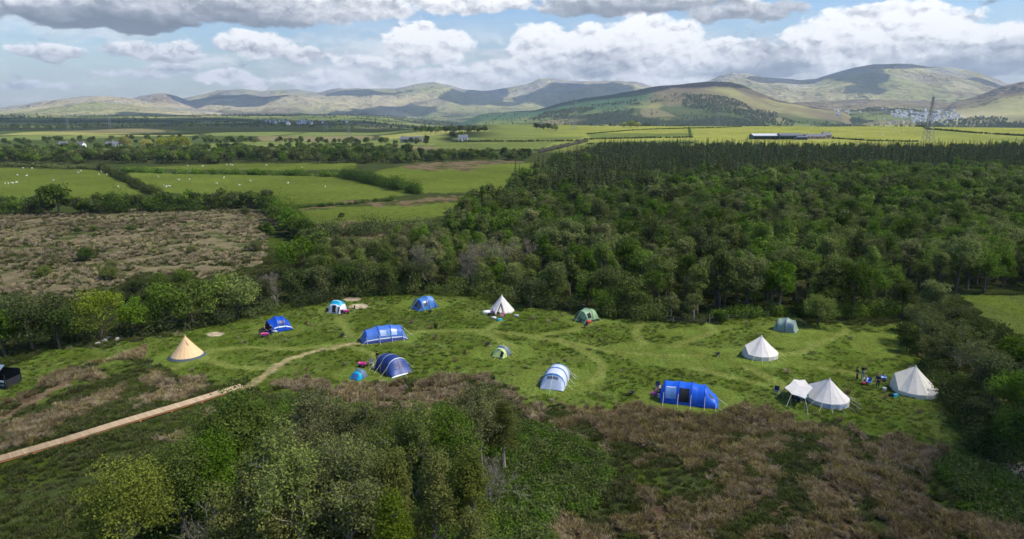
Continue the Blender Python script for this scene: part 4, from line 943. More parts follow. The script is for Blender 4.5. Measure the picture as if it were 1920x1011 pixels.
def ropes(root, lst, m=ROPE, r=.022):
    for a, b in lst:
        mb = MB(); a = np.array(a, float); b = np.array(b, float)
        mb.tube([a, (a + b) / 2, b], r, 4); mb.box(b + np.array([0, 0, .05]), (.05, .05, .16))
        mb.obj('guy_rope', [m], root)
def tunnel(name, label, u, v, yaw, secs, fly, parts, cat='tent', guys=True, rope=ROPE, sag=.09, pw=.85, ground=True):
    p = P(u, v); root = thing(name, label, cat, p, yaw * D2R)
    L = Loft(secs, sag, pw); n = len(secs) - 1
    for nm, m, t0, t1, a0, a1, off in [('flysheet',) + tuple(fly if isinstance(fly, tuple) else (fly, 0, n, 0, 180, 0))] + parts:
        mb = MB(); k = None
        if nm == 'flysheet':
            L.patch(mb, t0, t1, a0, a1, 0, int((t1 - t0) * 8) + 1, 25)
        elif nm == 'pole_sleeve':
            L.patch(mb, max(t0, 0), min(t1, n), a0, a1, off, 3, 25)
        else: L.patch(mb, t0, t1, a0, a1, off)
        mb.obj(nm, [m], root, True)
    if ground:
        x0, x1 = secs[0][0], secs[-1][0]; w = max(s[1] for s in secs)
        mb = MB(); mb.box(((x0 + x1) / 2, 0, -.06), (x1 - x0 - .15, w - .1, .2)); mb.obj('groundsheet', [DARKIN], root)
    if guys:
        lst = []
        for (x, w, h) in secs[1:-1]:
            for sg in (-1, 1): lst.append(((x, sg * w * .42, h * .62), (x, sg * (w / 2 + .95), .0)))
        x, w, h = secs[0]; lst.append(((secs[1][0], 0, secs[1][2]), (x - 1.1, 0, 0))); lst.append(((secs[-2][0], 0, secs[-2][2]), (secs[-1][0] + 1.1, 0, 0)))
        ropes(root, lst, rope)
    return root
def sleeves(ts, m, w=.05, off=.03): return [('pole_sleeve', m, t - w, t + w, 0, 180, off) for t in ts]

tunnel('tunnel_tent', 'long periwinkle blue tunnel tent with two pale curtained windows and white stripe', 721, 636, 22, [(-3.6, 2.7, .06), (-3.0, 3.0, 1.75), (-1.1, 3.2, 2.2), (.8, 3.2, 2.25), (2.6, 3.0, 1.95), (3.4, 2.7, .06)], BLUE5,
       sleeves([1, 2, 3, 4], BLUE2) + [('window', WINL, 2.12, 2.62, 126, 156, .03), ('window', WINL, 3.02, 3.5, 126, 156, .03), ('stripe', STRIPE, .0, 5, 164, 168.5, .03), ('skirt', BLUE5D, 0, 5, 169, 180, .02), ('door_panel', BLUE4L, 2.63, 3.0, 122, 160, .015)], rope=ROPEW)
tunnel('tunnel_tent', 'navy blue tunnel tent with thin pale hoops beside the turquoise pop-up tent', 737, 694, -50, [(-2.5, 2.7, .06), (-2.1, 3.1, 1.8), (-.5, 3.3, 2.1), (1.2, 3.3, 2.05), (2.6, 3.3, .06)], NAVY,
       sleeves([1, 2, 3], STRIPE, .022, .03) + [('door_panel', NAVYL, 3.04, 3.9, 20, 160, .02), ('window', NAVY, 3.2, 3.6, 60, 122, .035), ('stripe', STRIPE, 3.93, 4, 4, 176, .03)], rope=ROPEW)
tunnel('tunnel_tent', 'vivid blue tunnel tent with a dark open side door and pale guy ropes', 1291, 752, -17, [(-3.3, 3.0, 1.5), (-2.9, 3.1, 2.25), (-1.2, 3.2, 2.35), (.3, 3.2, 2.35), (1.9, 3.1, 2.2), (3.2, 2.8, .9), (3.5, 2.5, .06)], BLUEV,
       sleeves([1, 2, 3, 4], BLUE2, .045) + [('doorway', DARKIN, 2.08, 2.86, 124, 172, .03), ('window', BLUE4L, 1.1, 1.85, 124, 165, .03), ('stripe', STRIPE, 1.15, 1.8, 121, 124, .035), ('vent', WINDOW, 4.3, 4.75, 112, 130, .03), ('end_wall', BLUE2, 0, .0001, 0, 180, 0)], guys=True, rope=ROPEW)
tunnel('tunnel_tent', 'pale ice white tunnel tent with blue hoops and a dark side window', 1043, 716, 74, [(-2.9, 3.0, .06), (-2.0, 3.1, 1.85), (-.3, 3.1, 2.1), (1.3, 3.0, 2.0), (2.2, 2.8, 1.6), (2.8, 2.5, .06)], ICEL,
       sleeves([1, 2, 3, 4], HOOPB, .075, .03) + [('door_panel', ICE, .03, .93, 6, 174, .015), ('window', WINDOW, 2.3, 2.85, 24, 52, .03), ('vent', GREYF, .68, .86, 66, 114, .03)], rope=ROPEW)  # front panel bluer and darker: its shade is put into the fabric colour
tunnel('tunnel_tent', 'sky blue tent with dark grey front windows and yellow guy ropes', 795, 577, 42, [(-2.1, 3.0, .06), (-1.3, 3.1, 1.75), (.2, 3.1, 2.1), (1.5, 2.8, 1.9), (2.4, 2.4, .06)], BLUE4,
       sleeves([1, 2, 3], BLUE2, .05) + [('window', WINDOW, .22, .86, 118, 160, .03), ('window', WINDOW, .3, .86, 72, 108, .03), ('window', WINDOW, 1.25, 1.8, 128, 160, .03), ('roof_panel', BLUE4L, 2.05, 3.0, 60, 135, .02), ('skirt', BLUE2, 3.1, 4, 140, 180, .02)])  # paler roof panel puts the sun on the tent's top into the fabric
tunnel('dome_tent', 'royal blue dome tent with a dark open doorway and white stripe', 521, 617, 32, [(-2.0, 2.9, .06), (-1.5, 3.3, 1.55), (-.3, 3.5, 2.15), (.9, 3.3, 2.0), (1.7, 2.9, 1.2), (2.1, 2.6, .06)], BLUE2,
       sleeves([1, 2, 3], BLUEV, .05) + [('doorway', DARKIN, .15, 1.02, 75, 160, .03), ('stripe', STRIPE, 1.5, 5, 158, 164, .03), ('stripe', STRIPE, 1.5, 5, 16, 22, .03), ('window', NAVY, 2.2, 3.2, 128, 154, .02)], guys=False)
tunnel('dome_tent', 'white dome tent with turquoise roof and dark door slits near the tree row', 632, 584, 75, [(-1.4, 2.6, .06), (-1.05, 2.9, 1.45), (-.1, 3.0, 2.1), (.9, 2.8, 1.8), (1.5, 2.4, .06)], WHITEF,
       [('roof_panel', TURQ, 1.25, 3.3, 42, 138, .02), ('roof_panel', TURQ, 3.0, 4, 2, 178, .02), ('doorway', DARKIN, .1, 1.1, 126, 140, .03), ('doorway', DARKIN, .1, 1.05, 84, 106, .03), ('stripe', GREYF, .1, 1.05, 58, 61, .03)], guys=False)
tunnel('tunnel_tent', 'pale mint green tent with an arched open front beside the wood', 1100, 600, 38, [(-1.8, 2.7, .06), (-1.3, 2.9, 1.75), (.1, 2.9, 2.1), (1.3, 2.5, 1.7), (1.9, 2.2, .06)], MINT,
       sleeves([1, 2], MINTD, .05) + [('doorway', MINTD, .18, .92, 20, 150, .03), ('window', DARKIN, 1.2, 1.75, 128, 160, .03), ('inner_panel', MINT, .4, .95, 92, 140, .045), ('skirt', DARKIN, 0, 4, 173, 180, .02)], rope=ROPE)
tunnel('tunnel_tent', 'sage green and grey tent near the lone round tree', 1474, 619, 148, [(-1.7, 2.5, .06), (-1.2, 2.8, 1.7), (.0, 3.0, 2.05), (1.3, 2.9, 1.75), (1.9, 2.6, .06)], SAGE,
       sleeves([1, 2, 3], GREYF, .07) + [('window', SAGEL, 2.2, 2.75, 30, 62, .03), ('door_panel', SAGEL, 3.1, 3.85, 70, 150, .02), ('window', GREYF, 1.2, 1.75, 25, 52, .03)], guys=False)
tunnel('dome_tent', 'small lime green and grey dome tent alone on a mown circle', 941, 666, 62, [(-1.3, 1.9, .06), (-.75, 2.1, 1.15), (.1, 2.2, 1.5), (.9, 2.0, 1.15), (1.4, 1.7, .06)], LIME,
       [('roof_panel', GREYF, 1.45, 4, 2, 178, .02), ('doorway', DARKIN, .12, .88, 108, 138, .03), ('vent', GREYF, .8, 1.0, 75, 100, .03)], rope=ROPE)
tunnel('popup_tent', 'small turquoise pop-up tent with navy back, left of the navy tunnel tent', 673, 708, 60, [(-1.0, 1.6, .06), (-.55, 1.75, .85), (.1, 1.8, 1.2), (.7, 1.6, .95), (1.1, 1.3, .06)], TURQ,
       [('back_panel', GREYF, 1.6, 4, 2, 178, .02), ('door_panel', BLUE4, .1, .9, 70, 118, .02)], guys=False)

def bell(name, label, u, v, r, H, wall, roof, wallm, door=None, dh=1.75, n=16, rope=ROPEW, skirt=None, windows=(), apex_off=(0, 0), cat='bell tent', guys=True, doorm=DARKIN, opening=0):
    p = P(u, v); root = thing(name, label, cat, p)
    a = np.arange(n) * 2 * math.pi / n + (0 if door is None else door * D2R)
    rr = np.full(n, r); wh = np.full(n, wall)
    if door is not None: wh[0] = dh; rr[0] = r * .98
    def ring(k, conc):
        ap = np.array([apex_off[0], apex_off[1], H])
        top = np.column_stack([rr * np.cos(a), rr * np.sin(a), wh])
        q = top + (ap - top) * k; q[:, 2] -= conc * 4 * k * (1 - k) * np.where(np.arange(n) == 0, .3 if door is not None else 1, 1)
        return q
    G = np.stack([ring(k, .10) for k in np.linspace(0, 1, 9)])
    G = np.concatenate([G, G[:, :1]], 1)
    mb = MB(); mb.grid(G); mb.obj('roof', [roof], root, False)
    if wall > 0:
        b = np.column_stack([rr * 1.01 * np.cos(a), rr * 1.01 * np.sin(a), np.full(n, -.1)]); t = G[0, :n].copy(); 
        i0 = 1 if (door is not None) else 0
        mb = MB(); W2 = np.stack([b, t]); W2 = np.concatenate([W2, W2[:, :1]], 1)
        mb.grid(W2); mb.obj('wall', [wallm], root)
    for (aw, ww) in windows:
        mb = MB(); q = np.linspace(aw - ww, aw + ww, 4) * D2R
        mb.grid(np.stack([np.column_stack([np.cos(q) * (r * 1.015), np.sin(q) * (r * 1.015), np.full(4, z)]) for z in (.15, wall * .8)])); mb.obj('window', [WINL], root)
    if skirt:
        mb = MB(); q = np.arange(33) * 2 * math.pi / 32
        mb.grid(np.stack([np.column_stack([np.cos(q) * k * r, np.sin(q) * k * r, np.full(33, z)]) for k, z in ((1.10, .0), (.95, .24))])); mb.obj('skirt', [skirt], root)
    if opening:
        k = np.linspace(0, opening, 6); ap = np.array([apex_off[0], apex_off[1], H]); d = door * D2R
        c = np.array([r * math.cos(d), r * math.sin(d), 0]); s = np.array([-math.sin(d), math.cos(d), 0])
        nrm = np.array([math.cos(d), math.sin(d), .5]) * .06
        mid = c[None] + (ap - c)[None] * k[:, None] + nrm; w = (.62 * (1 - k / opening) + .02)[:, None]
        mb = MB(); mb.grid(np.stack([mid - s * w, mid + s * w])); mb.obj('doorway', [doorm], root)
        for sg in (-1, 1):
            mb = MB(); mb.grid(np.stack([mid + s * sg * w + nrm * .3, mid + s * sg * (w * 1.5 + .03) + nrm * 1.6])); mb.obj('door_flap', [roof], root)
    mb = MB(); mb.tube([(apex_off[0], apex_off[1], H - .15), (apex_off[0], apex_off[1], H + .1)], [.13, .06], 8); mb.obj('apex_cap', [roof], root)
    # seams along the panels
    mb = MB()
    for i in range(0, n, 2): mb.tube(G[:, i] + np.array([0, 0, .015]), .012, 4, 0, False)
    mb.obj('seam', [CANVASW if roof is not TAN else TAN], root)
    if guys:
        lst = []
        for i in range(0, n):
            if door is not None and i in (1, n - 1): continue
            c, s = math.cos(a[i]), math.sin(a[i]); lst.append(((rr[i] * c, rr[i] * s, wh[i]), ((r + 1.25) * c, (r + 1.25) * s, -.02)))
        ropes(root, lst, rope, .02)
    return root
bell('tipi_tent', 'tan canvas tipi with a dark skirt round its foot', 351, 667, 2.35, 3.0, 0, TAN, TAN, None, skirt=SLATE, guys=False, n=20, cat='tipi tent')
t_ = [o for o in COL.objects if o.name.startswith('tipi_tent')][0]
mb = MB()
for k in range(5):
    q = k * 1.257; mb.tube([(.05 * math.cos(q), .05 * math.sin(q), 2.85), (-.14 * math.cos(q), -.14 * math.sin(q), 3.28)], .022, 5)
mb.obj('pole', [POLE], t_)
mb = MB(); mb.grid(np.array([[(.62, -.72, 2.0), (.84, -.62, 2.0)], [(.14, -.32, 2.62), (.3, -.2, 2.62)]])); mb.obj('smoke_flap', [TAN], t_)
bell('tipi_tent', 'white canvas tipi with its front door tied open and bags outside', 941, 583, 2.2, 2.9, .25, CANVAS, CANVASW, -98, .3, n=16, guys=False, opening=.62, cat='tipi tent', skirt=None)
bell('bell_tent', 'white canvas bell tent with low wall, by itself beyond the wide mown strip', 1425, 667, 2.45, 3.0, .62, CANVAS, CANVASW, 188, 1.7, rope=ROPE)
bell('bell_tent', 'canvas bell tent with small wall windows joined to a canvas awning', 1551, 752, 2.45, 2.9, .6, CANVAS, CANVASW, 165, 1.9, windows=((-62, 8), (-85, 8), (-108, 8)))
bell('bell_tent', 'large cream bell tent leaning to a tall door frame, farthest right by the dark hedge', 1713, 732, 2.75, 3.25, .45, CREAM, CREAM, 180, 2.35, apex_off=(-.15, 0), guys=False)

def PH(u, v, z):
    d = ray(u, v); t = (z - CAMH) / d[2]; return np.array([d[0] * t, d[1] * t, z])
# canvas awning on poles
ctr = P(1500, 748); aw = thing('awning', 'canvas awning on poles in front of the windowed bell tent', 'awning', ctr)
cs = [(1471, 727, 1.4), (1489, 711, 1.7), (1509, 712, 1.75), (1524, 727, 1.9), (1510, 748, 1.3), (1484, 739, 1.3)]
cw = np.array([PH(u, v, ctr.z + z) - np.array(ctr) for u, v, z in cs]); mid = cw.mean(0) + np.array([0, 0, .22])
mb = MB()
for k in range(6):
    a, b = cw[k], cw[(k + 1) % 6]; m_ = (a + b) / 2 + (mid - (a + b) / 2) * .08 + np.array([0, 0, -.03])
    for q in ((mid, a, m_), (mid, m_, b)): mb.add([*q], [(0, 1, 2)])
for V in list(mb.V): mb.add(V - np.array([0, 0, .025]), [(2, 1, 0)])
mb.obj('canvas_sheet', [CANVAS], aw)
for k in (0, 1, 2, 4, 5):
    mb = MB(); a = cw[k]; mb.tube([(a[0], a[1], -.1), (a[0], a[1], a[2] + .08)], .028, 6); mb.obj('pole', [POLE], aw)
ropes(aw, [(cw[k], (cw[k][0] + (cw[k][0] - mid[0]) * .55, cw[k][1] + (cw[k][1] - mid[1]) * .55, 0)) for k in (0, 1, 2, 4, 5)], ROPEW)

# dark shelter cut by the left edge
p = P(2, 722); sh = thing('shelter', 'small black shelter with a grey blue sloping roof at the left edge', 'shelter', p, -.12)
ROOFB = mat('grey_blue_sheet', (.16, .22, .28), .5, .15, 2)
mb = MB(); mb.box((0, 1.2, .95), (3.6, .08, 2.0)); mb.box((-1.8, 0, .95), (.08, 2.4, 2.0)); mb.box((1.8, .1, .55), (.08, 2.2, 1.1)); mb.box((.2, -1.2, .4), (3.1, .08, .9)); mb.obj('wall', [DARKIN], sh)
mb = MB(); mb.grid(np.array([[(-2.1, -1.5, 1.85), (.9, -1.5, 1.85)], [(-2.1, .1, 2.75), (.9, .1, 2.75)], [(-2.1, 1.5, 2.05), (.9, 1.5, 2.05)]])); mb.grid(np.array([[(-2.1, -1.5, 1.80), (.9, -1.5, 1.80)], [(-2.1, .1, 2.70), (.9, .1, 2.70)], [(-2.1, 1.5, 2.0), (.9, 1.5, 2.0)]])[::-1]); mb.obj('roof', [ROOFB], sh)
for x, y in ((-1.8, -1.2), (1.8, -1.2), (1.8, 1.2), (-1.8, 1.2), (.85, -1.2)):
    mb = MB(); mb.box((x, y, .9), (.12, .12, 2.0)); mb.obj('post', [BLACK], sh)
mb = MB(); mb.box((1.1, -1.1, .95), (1.3, .5, .1)); mb.box((1.35, -1.3, .55), (.7, .06, .18)); mb.obj('counter', [ROOFB], sh)

# ------------------------------------------------------------------ boardwalk
WOODT = leafmat('deck_plank', (.30, .21, .14), (.56, .41, .28), 0., 0., .2); WOODS = mat('fresh_beam', (.42, .19, .085), .8, .2, 1.5, .2); 
bw = thing('boardwalk', 'long straight wooden boardwalk crossing the rough ground to the camp', 'boardwalk', P(455, 728))
bo = np.array(P(455, 728)); path = [P(455, 728), P(345, 762), P(228, 797), P(120, 831), P(0, 866), P(-150, 910)]
mb = MB(); beams = [MB(), MB()]; posts = []
for a, b in zip(path[:-1], path[1:]):
    a = np.array(a) - bo; b = np.array(b) - bo; d = b - a; L = np.linalg.norm(d[:2]); an = math.atan2(d[1], d[0]); n = int(L / .16); nx = np.array([-d[1], d[0], 0]) / L
    for k in range(n):
        c = a + d * (k + .5) / n; mb.box((c[0], c[1], c[2] + .36 + random.uniform(-.006, .006)), (.138, 1.45 + random.uniform(-.05, .05), .045), an + random.uniform(-.012, .012)); mb.T[-1][:] = np.clip(random.gauss(.5, .11), 0, 1)
    m_ = (a + b) / 2
    for s, bm in zip((-1, 1), beams):
        q = [a + nx * s * .62 + np.array([0, 0, .24]), b + nx * s * .62 + np.array([0, 0, .24])]
        G = [];
        for e in q: G.append([e + nx * s * .04 + np.array([0, 0, -.1]), e + nx * s * .04 + np.array([0, 0, .09]), e - nx * s * .04 + np.array([0, 0, .09]), e - nx * s * .04 + np.array([0, 0, -.1])])
        bm.grid(np.array(G), 0, True)
    for k in range(max(1, int(L / 3.2))):
        c = a + d * (k + .5) / max(1, int(L / 3.2)); posts.append((c, nx, an))
mb.obj('deck', [WOODT], bw, tint=True)
for bm in beams: bm.obj('side_beam', [WOODS], bw)
for c, nx, an in posts:
    m_ = MB(); m_.box((c[0], c[1], c[2] + .1), (.14, 1.75, .12), an)
    for s in (-1, 1): q = c + nx * s * .78; m_.box((q[0], q[1], q[2] - .1), (.1, .1, .5), an)
    m_.obj('support', [WOODS], bw)

# wire fence along the wood
fpx = [(1060, 580), (1130, 590), (1200, 600), (1262, 606), (1330, 606), (1400, 598), (1480, 592)]
fq = [np.array(P(*q)) for q in fpx]; fe = thing('fence', 'thin post and wire fence along the edge of the wood', 'fence', fq[0]); wire = MB()
pts = []
for a, b in zip(fq[:-1], fq[1:]):
    n = max(1, int(np.linalg.norm(b - a) / 3.5))
    for k in range(n): pts.append(a + (b - a) * k / n - fq[0])
for i, c in enumerate(pts):
    m_ = MB(); m_.tube([c + np.array([0, 0, -.2]), c + np.array([0, 0, 1.15])], .04, 6); m_.obj('post', [POLE], fe)
for h in (.4, .75, 1.05): wire.tube([c + np.array([0, 0, h]) for c in pts], .004, 4, 0, False)
wire.obj('wire', [mat('wire', (.3, .3, .3), .5)], fe)
# ------------------------------------------------------------------ people
SKIN = mat('skin', (.48, .28, .19), .6); HAIRD = mat('dark_hair', (.03, .02, .014), .7); HAIRB = mat('fair_hair', (.36, .22, .09), .7)
def cloth(n, c): return mat('cloth_' + n, c, .85, .15, 6)
def skin(name, verts, edges, rad, m, parent, root=0):
    me = bpy.data.meshes.new(name); me.from_pydata([tuple(v) for v in verts], edges, [])
    o = bpy.data.objects.new(name, me); COL.objects.link(o)
    o.modifiers.new('Skin', 'SKIN'); sv = me.skin_vertices[0].data
    for i, r in enumerate(rad): sv[i].radius = (r, r) if not isinstance(r, tuple) else r; sv[i].use_root = i == root
    o.modifiers.new('Sub', 'SUBSURF').levels = 1
    bpy.context.view_layer.update()
    dg = bpy.context.evaluated_depsgraph_get(); m2 = bpy.data.meshes.new_from_object(o.evaluated_get(dg))
    bpy.data.objects.remove(o); m2.name = name; m2.materials.clear(); m2.materials.append(m)
    m2.polygons.foreach_set('use_smooth', np.ones(len(m2.polygons), bool))
    return link_mesh(name, m2, parent)
POSES = {
 'stand': dict(hip=.92, knee=((.10, .02, .5), (-.10, .04, .5)), foot=((.11, 0, .07), (-.12, 0, .07)), elb=((.27, -.02, 1.14), (-.27, .0, 1.14)), wri=((.29, .1, .9), (-.26, .16, .95)), lean=.0),
 'work': dict(hip=.92, knee=((.11, .03, .5), (-.12, .06, .5)), foot=((.13, 0, .07), (-.16, .05, .07)), elb=((.27, .08, 1.14), (-.28, .06, 1.12)), wri=((.16, .32, 1.1), (-.14, .3, 1.05)), lean=.06),
 'sit': dict(hip=.46, knee=((.12, .42, .48), (-.13, .42, .47)), foot=((.12, .46, .07), (-.14, .5, .07)), elb=((.27, .1, .72), (-.27, .1, .72)), wri=((.18, .33, .58), (-.16, .34, .58)), lean=.02),
 'ground': dict(hip=.14, knee=((.16, .42, .42), (-.17, .4, .36)), foot=((.14, .72, .07), (-.16, .7, .07)), elb=((.28, .12, .42), (-.28, -.1, .38)), wri=((.2, .38, .4), (-.3, -.2, .1)), lean=-.04),
 'crouch': dict(hip=.36, knee=((.15, .36, .5), (-.16, .36, .5)), foot=((.14, .06, .07), (-.15, .04, .07)), elb=((.26, .36, .55), (-.26, .36, .52)), wri=((.14, .58, .34), (-.12, .58, .3)), lean=.3)}
def person(u, v, pose, top, legs, hair, face, label, s=1., group=None):
    q = POSES[pose]; p = P(u, v); r = thing('person', label, 'person', p, face * D2R, group)
    h = q['hip']; ln = q['lean']
    sp = lambda z: np.array([0, ln * (z / .5), h + z])
    V = [sp(0), sp(.2), sp(.42), sp(.54), sp(.60) + [0, .02, 0], sp(.70) + [0, .035, 0], sp(.80) + [0, .03, 0]]; R = [(.15, .11), (.14, .10), (.16, .105), (.06, .06), (.065, .07), (.078, .092), (.055, .065)]; E = [(0, 1), (1, 2), (2, 3), (3, 4), (4, 5), (5, 6)]
    V.append(sp(.675) + [0, .135, 0]); R.append((.016, .02)); E.append((5, 7))     # nose
    ex = len(V)
    for sx in (1, -1):                                                              # ears
        V.append(sp(.69) + [sx * .088, .02, 0]); R.append((.014, .022)); E.append((5, len(V) - 1))
    armV, legV = [], []
    for k, sx in enumerate((1, -1)):
        sh = sp(.45) + [sx * .19, 0, 0]; el = np.array(q['elb'][k]) + [0, ln, 0]; wr = np.array(q['wri'][k]) + [0, ln * .5, 0]
        i = len(V); V += [sh, el, wr]; R += [.062, .045, .032]; E += [(2, i), (i, i + 1), (i + 1, i + 2)]; armV.append((sh, el, wr))
        d = wr - el; d = d / np.linalg.norm(d); side = np.cross(d, [0, 0, 1.]); side = side / (np.linalg.norm(side) + 1e-6)
        pm = wr + d * .075; i2 = len(V); V.append(pm); R.append((.036, .02)); E.append((i + 2, i2))
        for f, (off, L) in enumerate(((-.03, .065), (-.01, .078), (.01, .072), (.03, .056))):
            b = pm + side * off + d * .03; m_ = b + d * L * .55; t = m_ + d * L * .4 + np.array([0, 0, -.02])
            j = len(V); V += [b, m_, t]; R += [.0095, .0085, .007]; E += [(i2, j), (j, j + 1), (j + 1, j + 2)]
        b = wr + d * .035 + side * -.04; j = len(V); V += [b, b + d * .04 - side * .02]; R += [.011, .009]; E += [(i2, j), (j, j + 1)]
    for k, sx in enumerate((1, -1)):
        hp = sp(-.04) + [sx * .09, 0, 0]; kn = np.array(q['knee'][k]); ft = np.array(q['foot'][k]); to = ft + [0, .17, -.03]
        i = len(V); V += [hp, kn, ft, to]; R += [.09, .058, .04, .036]; E += [(0, i), (i, i + 1), (i + 1, i + 2), (i + 2, i + 3)]; legV.append((hp, kn, ft, to))
    skin('body', V, E, R, SKIN, r)
    tv = [sp(.0), sp(.2), sp(.42), sp(.5)]; tr = [(.165, .125), (.155, .115), (.18, .125), (.085, .08)]; te = [(0, 1), (1, 2), (2, 3)]
    for sh, el, wr in armV:
        i = len(tv); tv += [sh, el, el + (wr - el) * .85]; tr += [.078, .06, .05]; te += [(2, i), (i, i + 1), (i + 1, i + 2)]
    skin('jacket', tv, te, tr, top, r)
    tv = [sp(.05), sp(-.02)]; tr = [(.16, .12), (.15, .12)]; te = [(0, 1)]
    for hp, kn, ft, to in legV:
        i = len(tv); tv += [hp, kn, kn + (ft - kn) * .9]; tr += [.105, .075, .058]; te += [(1, i), (i, i + 1), (i + 1, i + 2)]
    skin('trousers', tv, te, tr, legs, r)
    mb = MB(); c = sp(.755) + [0, .015, 0]; mb.ball(c, (.098, .11, .085), 10, 6); mb.ball(sp(.69) + [0, -.035, 0], (.085, .07, .10), 10, 6); mb.obj('hair', [hair], r, True)
    for hp, kn, ft, to in legV:
        mb = MB(); mb.tube([ft + [0, -.06, -.02], ft + [0, .05, -.025], to + [0, .03, -.005]], [.05, .055, .04], 7); mb.obj('shoe', [BLACK], r, True)
    mb = MB()
    for sx in (1, -1): mb.ball(sp(.705) + [sx * .033, .108, 0], .011, 6, 4)
    mb.ball(sp(.635) + [0, .098, 0], (.025, .012, .007), 6, 4)
    mb.obj('face_features', [HAIRD], r)
    r.scale = (s, s, s)
    return r
K = cloth
BLK, NVY, JEAN, PINKC, PURP, WHT, BLU, GRY = K('black', (.015, .015, .02)), K('navy', (.02, .03, .08)), K('jeans', (.09, .2, .34)), K('pink', (.55, .22, .30)), K('purple', (.14, .07, .32)), K('white', (.7, .7, .74)), K('blue', (.03, .12, .5)), K('grey', (.16, .16, .18))
person(508, 629, 'stand', BLK, NVY, HAIRD, -20, 'person in dark clothes standing in front of the royal blue dome tent', 1.1)
person(496, 626, 'sit', NVY, BLK, HAIRB, -60, 'person in navy sitting behind the pink cart by the royal blue dome tent')
person(520, 621, 'ground', WHT, GRY, HAIRD, -140, 'person in white sitting in the doorway of the royal blue dome tent')
person(708, 679, 'stand', BLK, BLK, HAIRD, 150, 'person in black standing at the back of the navy tunnel tent', .95)
person(631, 587, 'sit', NVY, NVY, HAIRD, 190, 'person in dark blue sitting in the door of the white and turquoise tent')
person(636, 587, 'sit', GRY, NVY, HAIRB, 170, 'second person sitting at the door of the white and turquoise tent, in grey')
person(934, 592, 'ground', BLK, BLK, HAIRD, 200, 'person in black sitting in the open door of the white tipi')
person(943, 593, 'ground', PINKC, PINKC, HAIRB, 160, 'person in pink sitting outside the white tipi')
person(928, 591, 'crouch', PURP, NVY, HAIRD, 100, 'person in purple crouching left of the white tipi door')
person(1084, 600, 'sit', GRY, NVY, HAIRB, 200, 'person in grey sitting at the front of the pale mint green tent')
person(1606, 713, 'stand', BLK, BLK, HAIRD, -90, 'person in black standing, left of the group by the cream bell tent', 1.05)
person(1617, 709, 'work', BLK, JEAN, HAIRB, 180, 'person in black top and light jeans beside the standing person in black', 1.05)
person(1626, 719, 'crouch', WHT, NVY, HAIRB, 120, 'person in white bending over a bundle on the grass')
person(1645, 727, 'stand', NVY, BLK, HAIRB, 170, 'person in dark jacket standing alone nearest the cream bell tent', 1.1)
person(1661, 715, 'crouch', BLU, BLU, HAIRD, 90, 'person in blue crouching at the door of the cream bell tent')
person(1232, 741, 'sit', PINKC, BLK, HAIRD, 200, 'person in pink sitting at the left end of the vivid blue tent')

# ------------------------------------------------------------------ camp gear
PINK = mat('pink_plastic', (.75, .10, .38), .4); CYAN = mat('cyan_box', (.05, .42, .60), .4); RED = mat('red_bag', (.5, .05, .04), .6); WHITEP = mat('white_bag', (.75, .75, .76), .6); ASH = mat('ash_stone', (.3, .29, .27), .9); STEEL = mat('steel_tube', (.3, .3, .32), .35, metal=.8)
def chair(u, v, rz, m, label, grp='camping chairs'):
    r = thing('camping_chair', label, 'chair', P(u, v), rz * D2R, grp)
    mb = MB(); mb.box((0, 0, .42), (.52, .48, .04)); mb.obj('seat', [m], r)
    mb = MB(); mb.grid(np.array([[(-.26, -.24, .44), (.26, -.24, .44)], [(-.28, -.38, .95), (.28, -.38, .95)]])); mb.grid(np.array([[(-.26, -.27, .44), (.26, -.27, .44)], [(-.28, -.41, .95), (.28, -.41, .95)]])[::-1]); mb.obj('backrest', [m], r)
    for sx in (-1, 1):
        for a, b in (((sx * .26, -.24, .44), (sx * .3, .26, 0)), ((sx * .26, .24, .44), (sx * .3, -.26, 0))):
            mb = MB(); mb.tube([a, b], .018, 5); mb.obj('leg', [STEEL], r)
        mb = MB(); mb.box((sx * .3, -.02, .62), (.06, .5, .03)); mb.obj('armrest', [m], r)
    return r
def wagon(u, v, rz, label):
    r = thing('cart', label, 'cart', P(u, v), rz * D2R, 'pink pull-along carts')
    mb = MB()
    q = lambda w, l, z: [(-l, -w, z), (l, -w, z), (l, w, z), (-l, w, z)]
    mb.grid(np.array([q(.24, .42, .28), q(.33, .55, .62), q(.30, .52, .62), q(.21, .39, .31)]), 0, True); mb.add(q(.21, .39, .31), [(0, 1, 2, 3)]); mb.add(q(.24, .42, .28), [(3, 2, 1, 0)]); mb.obj('tub', [PINK], r)
    for sx in (-.34, .34):
        for sy in (-.3, .3):
            mb = MB(); mb.tube([(sx, sy - .05, .17), (sx, sy + .05, .17)], .17, 12); mb.obj('wheel', [BLACK], r)
    mb = MB(); mb.tube([(.5, 0, .3), (.95, 0, .62)], .02, 5); mb.tube([(.95, -.13, .62), (.95, .13, .62)], .02, 5); mb.obj('handle', [BLACK], r)
def firebowl(u, v, label):
    r = thing('fire_bowl', label, 'fire bowl', P(u, v), random.uniform(0, 3), 'black fire bowls')
    mb = MB(); q = np.arange(13) * 2 * math.pi / 12
    mb.grid(np.stack([np.column_stack([np.cos(q) * k, np.sin(q) * k, np.full(13, z)]) for k, z in ((.12, .25), (.30, .34), (.40, .52), (.37, .52), (.27, .37), (.02, .30))])); mb.obj('bowl', [BLACK], r, True)
    for k in range(3):
        mb = MB(); a = k * 2.094; mb.tube([(.2 * math.cos(a), .2 * math.sin(a), .34), (.34 * math.cos(a), .34 * math.sin(a), 0)], .025, 5); mb.obj('leg', [BLACK], r)
    mb = MB(); mb.ball((.42, -.2, .05), (.22, .16, .09), 7, 4); mb.obj('ash_stone', [ASH], r)
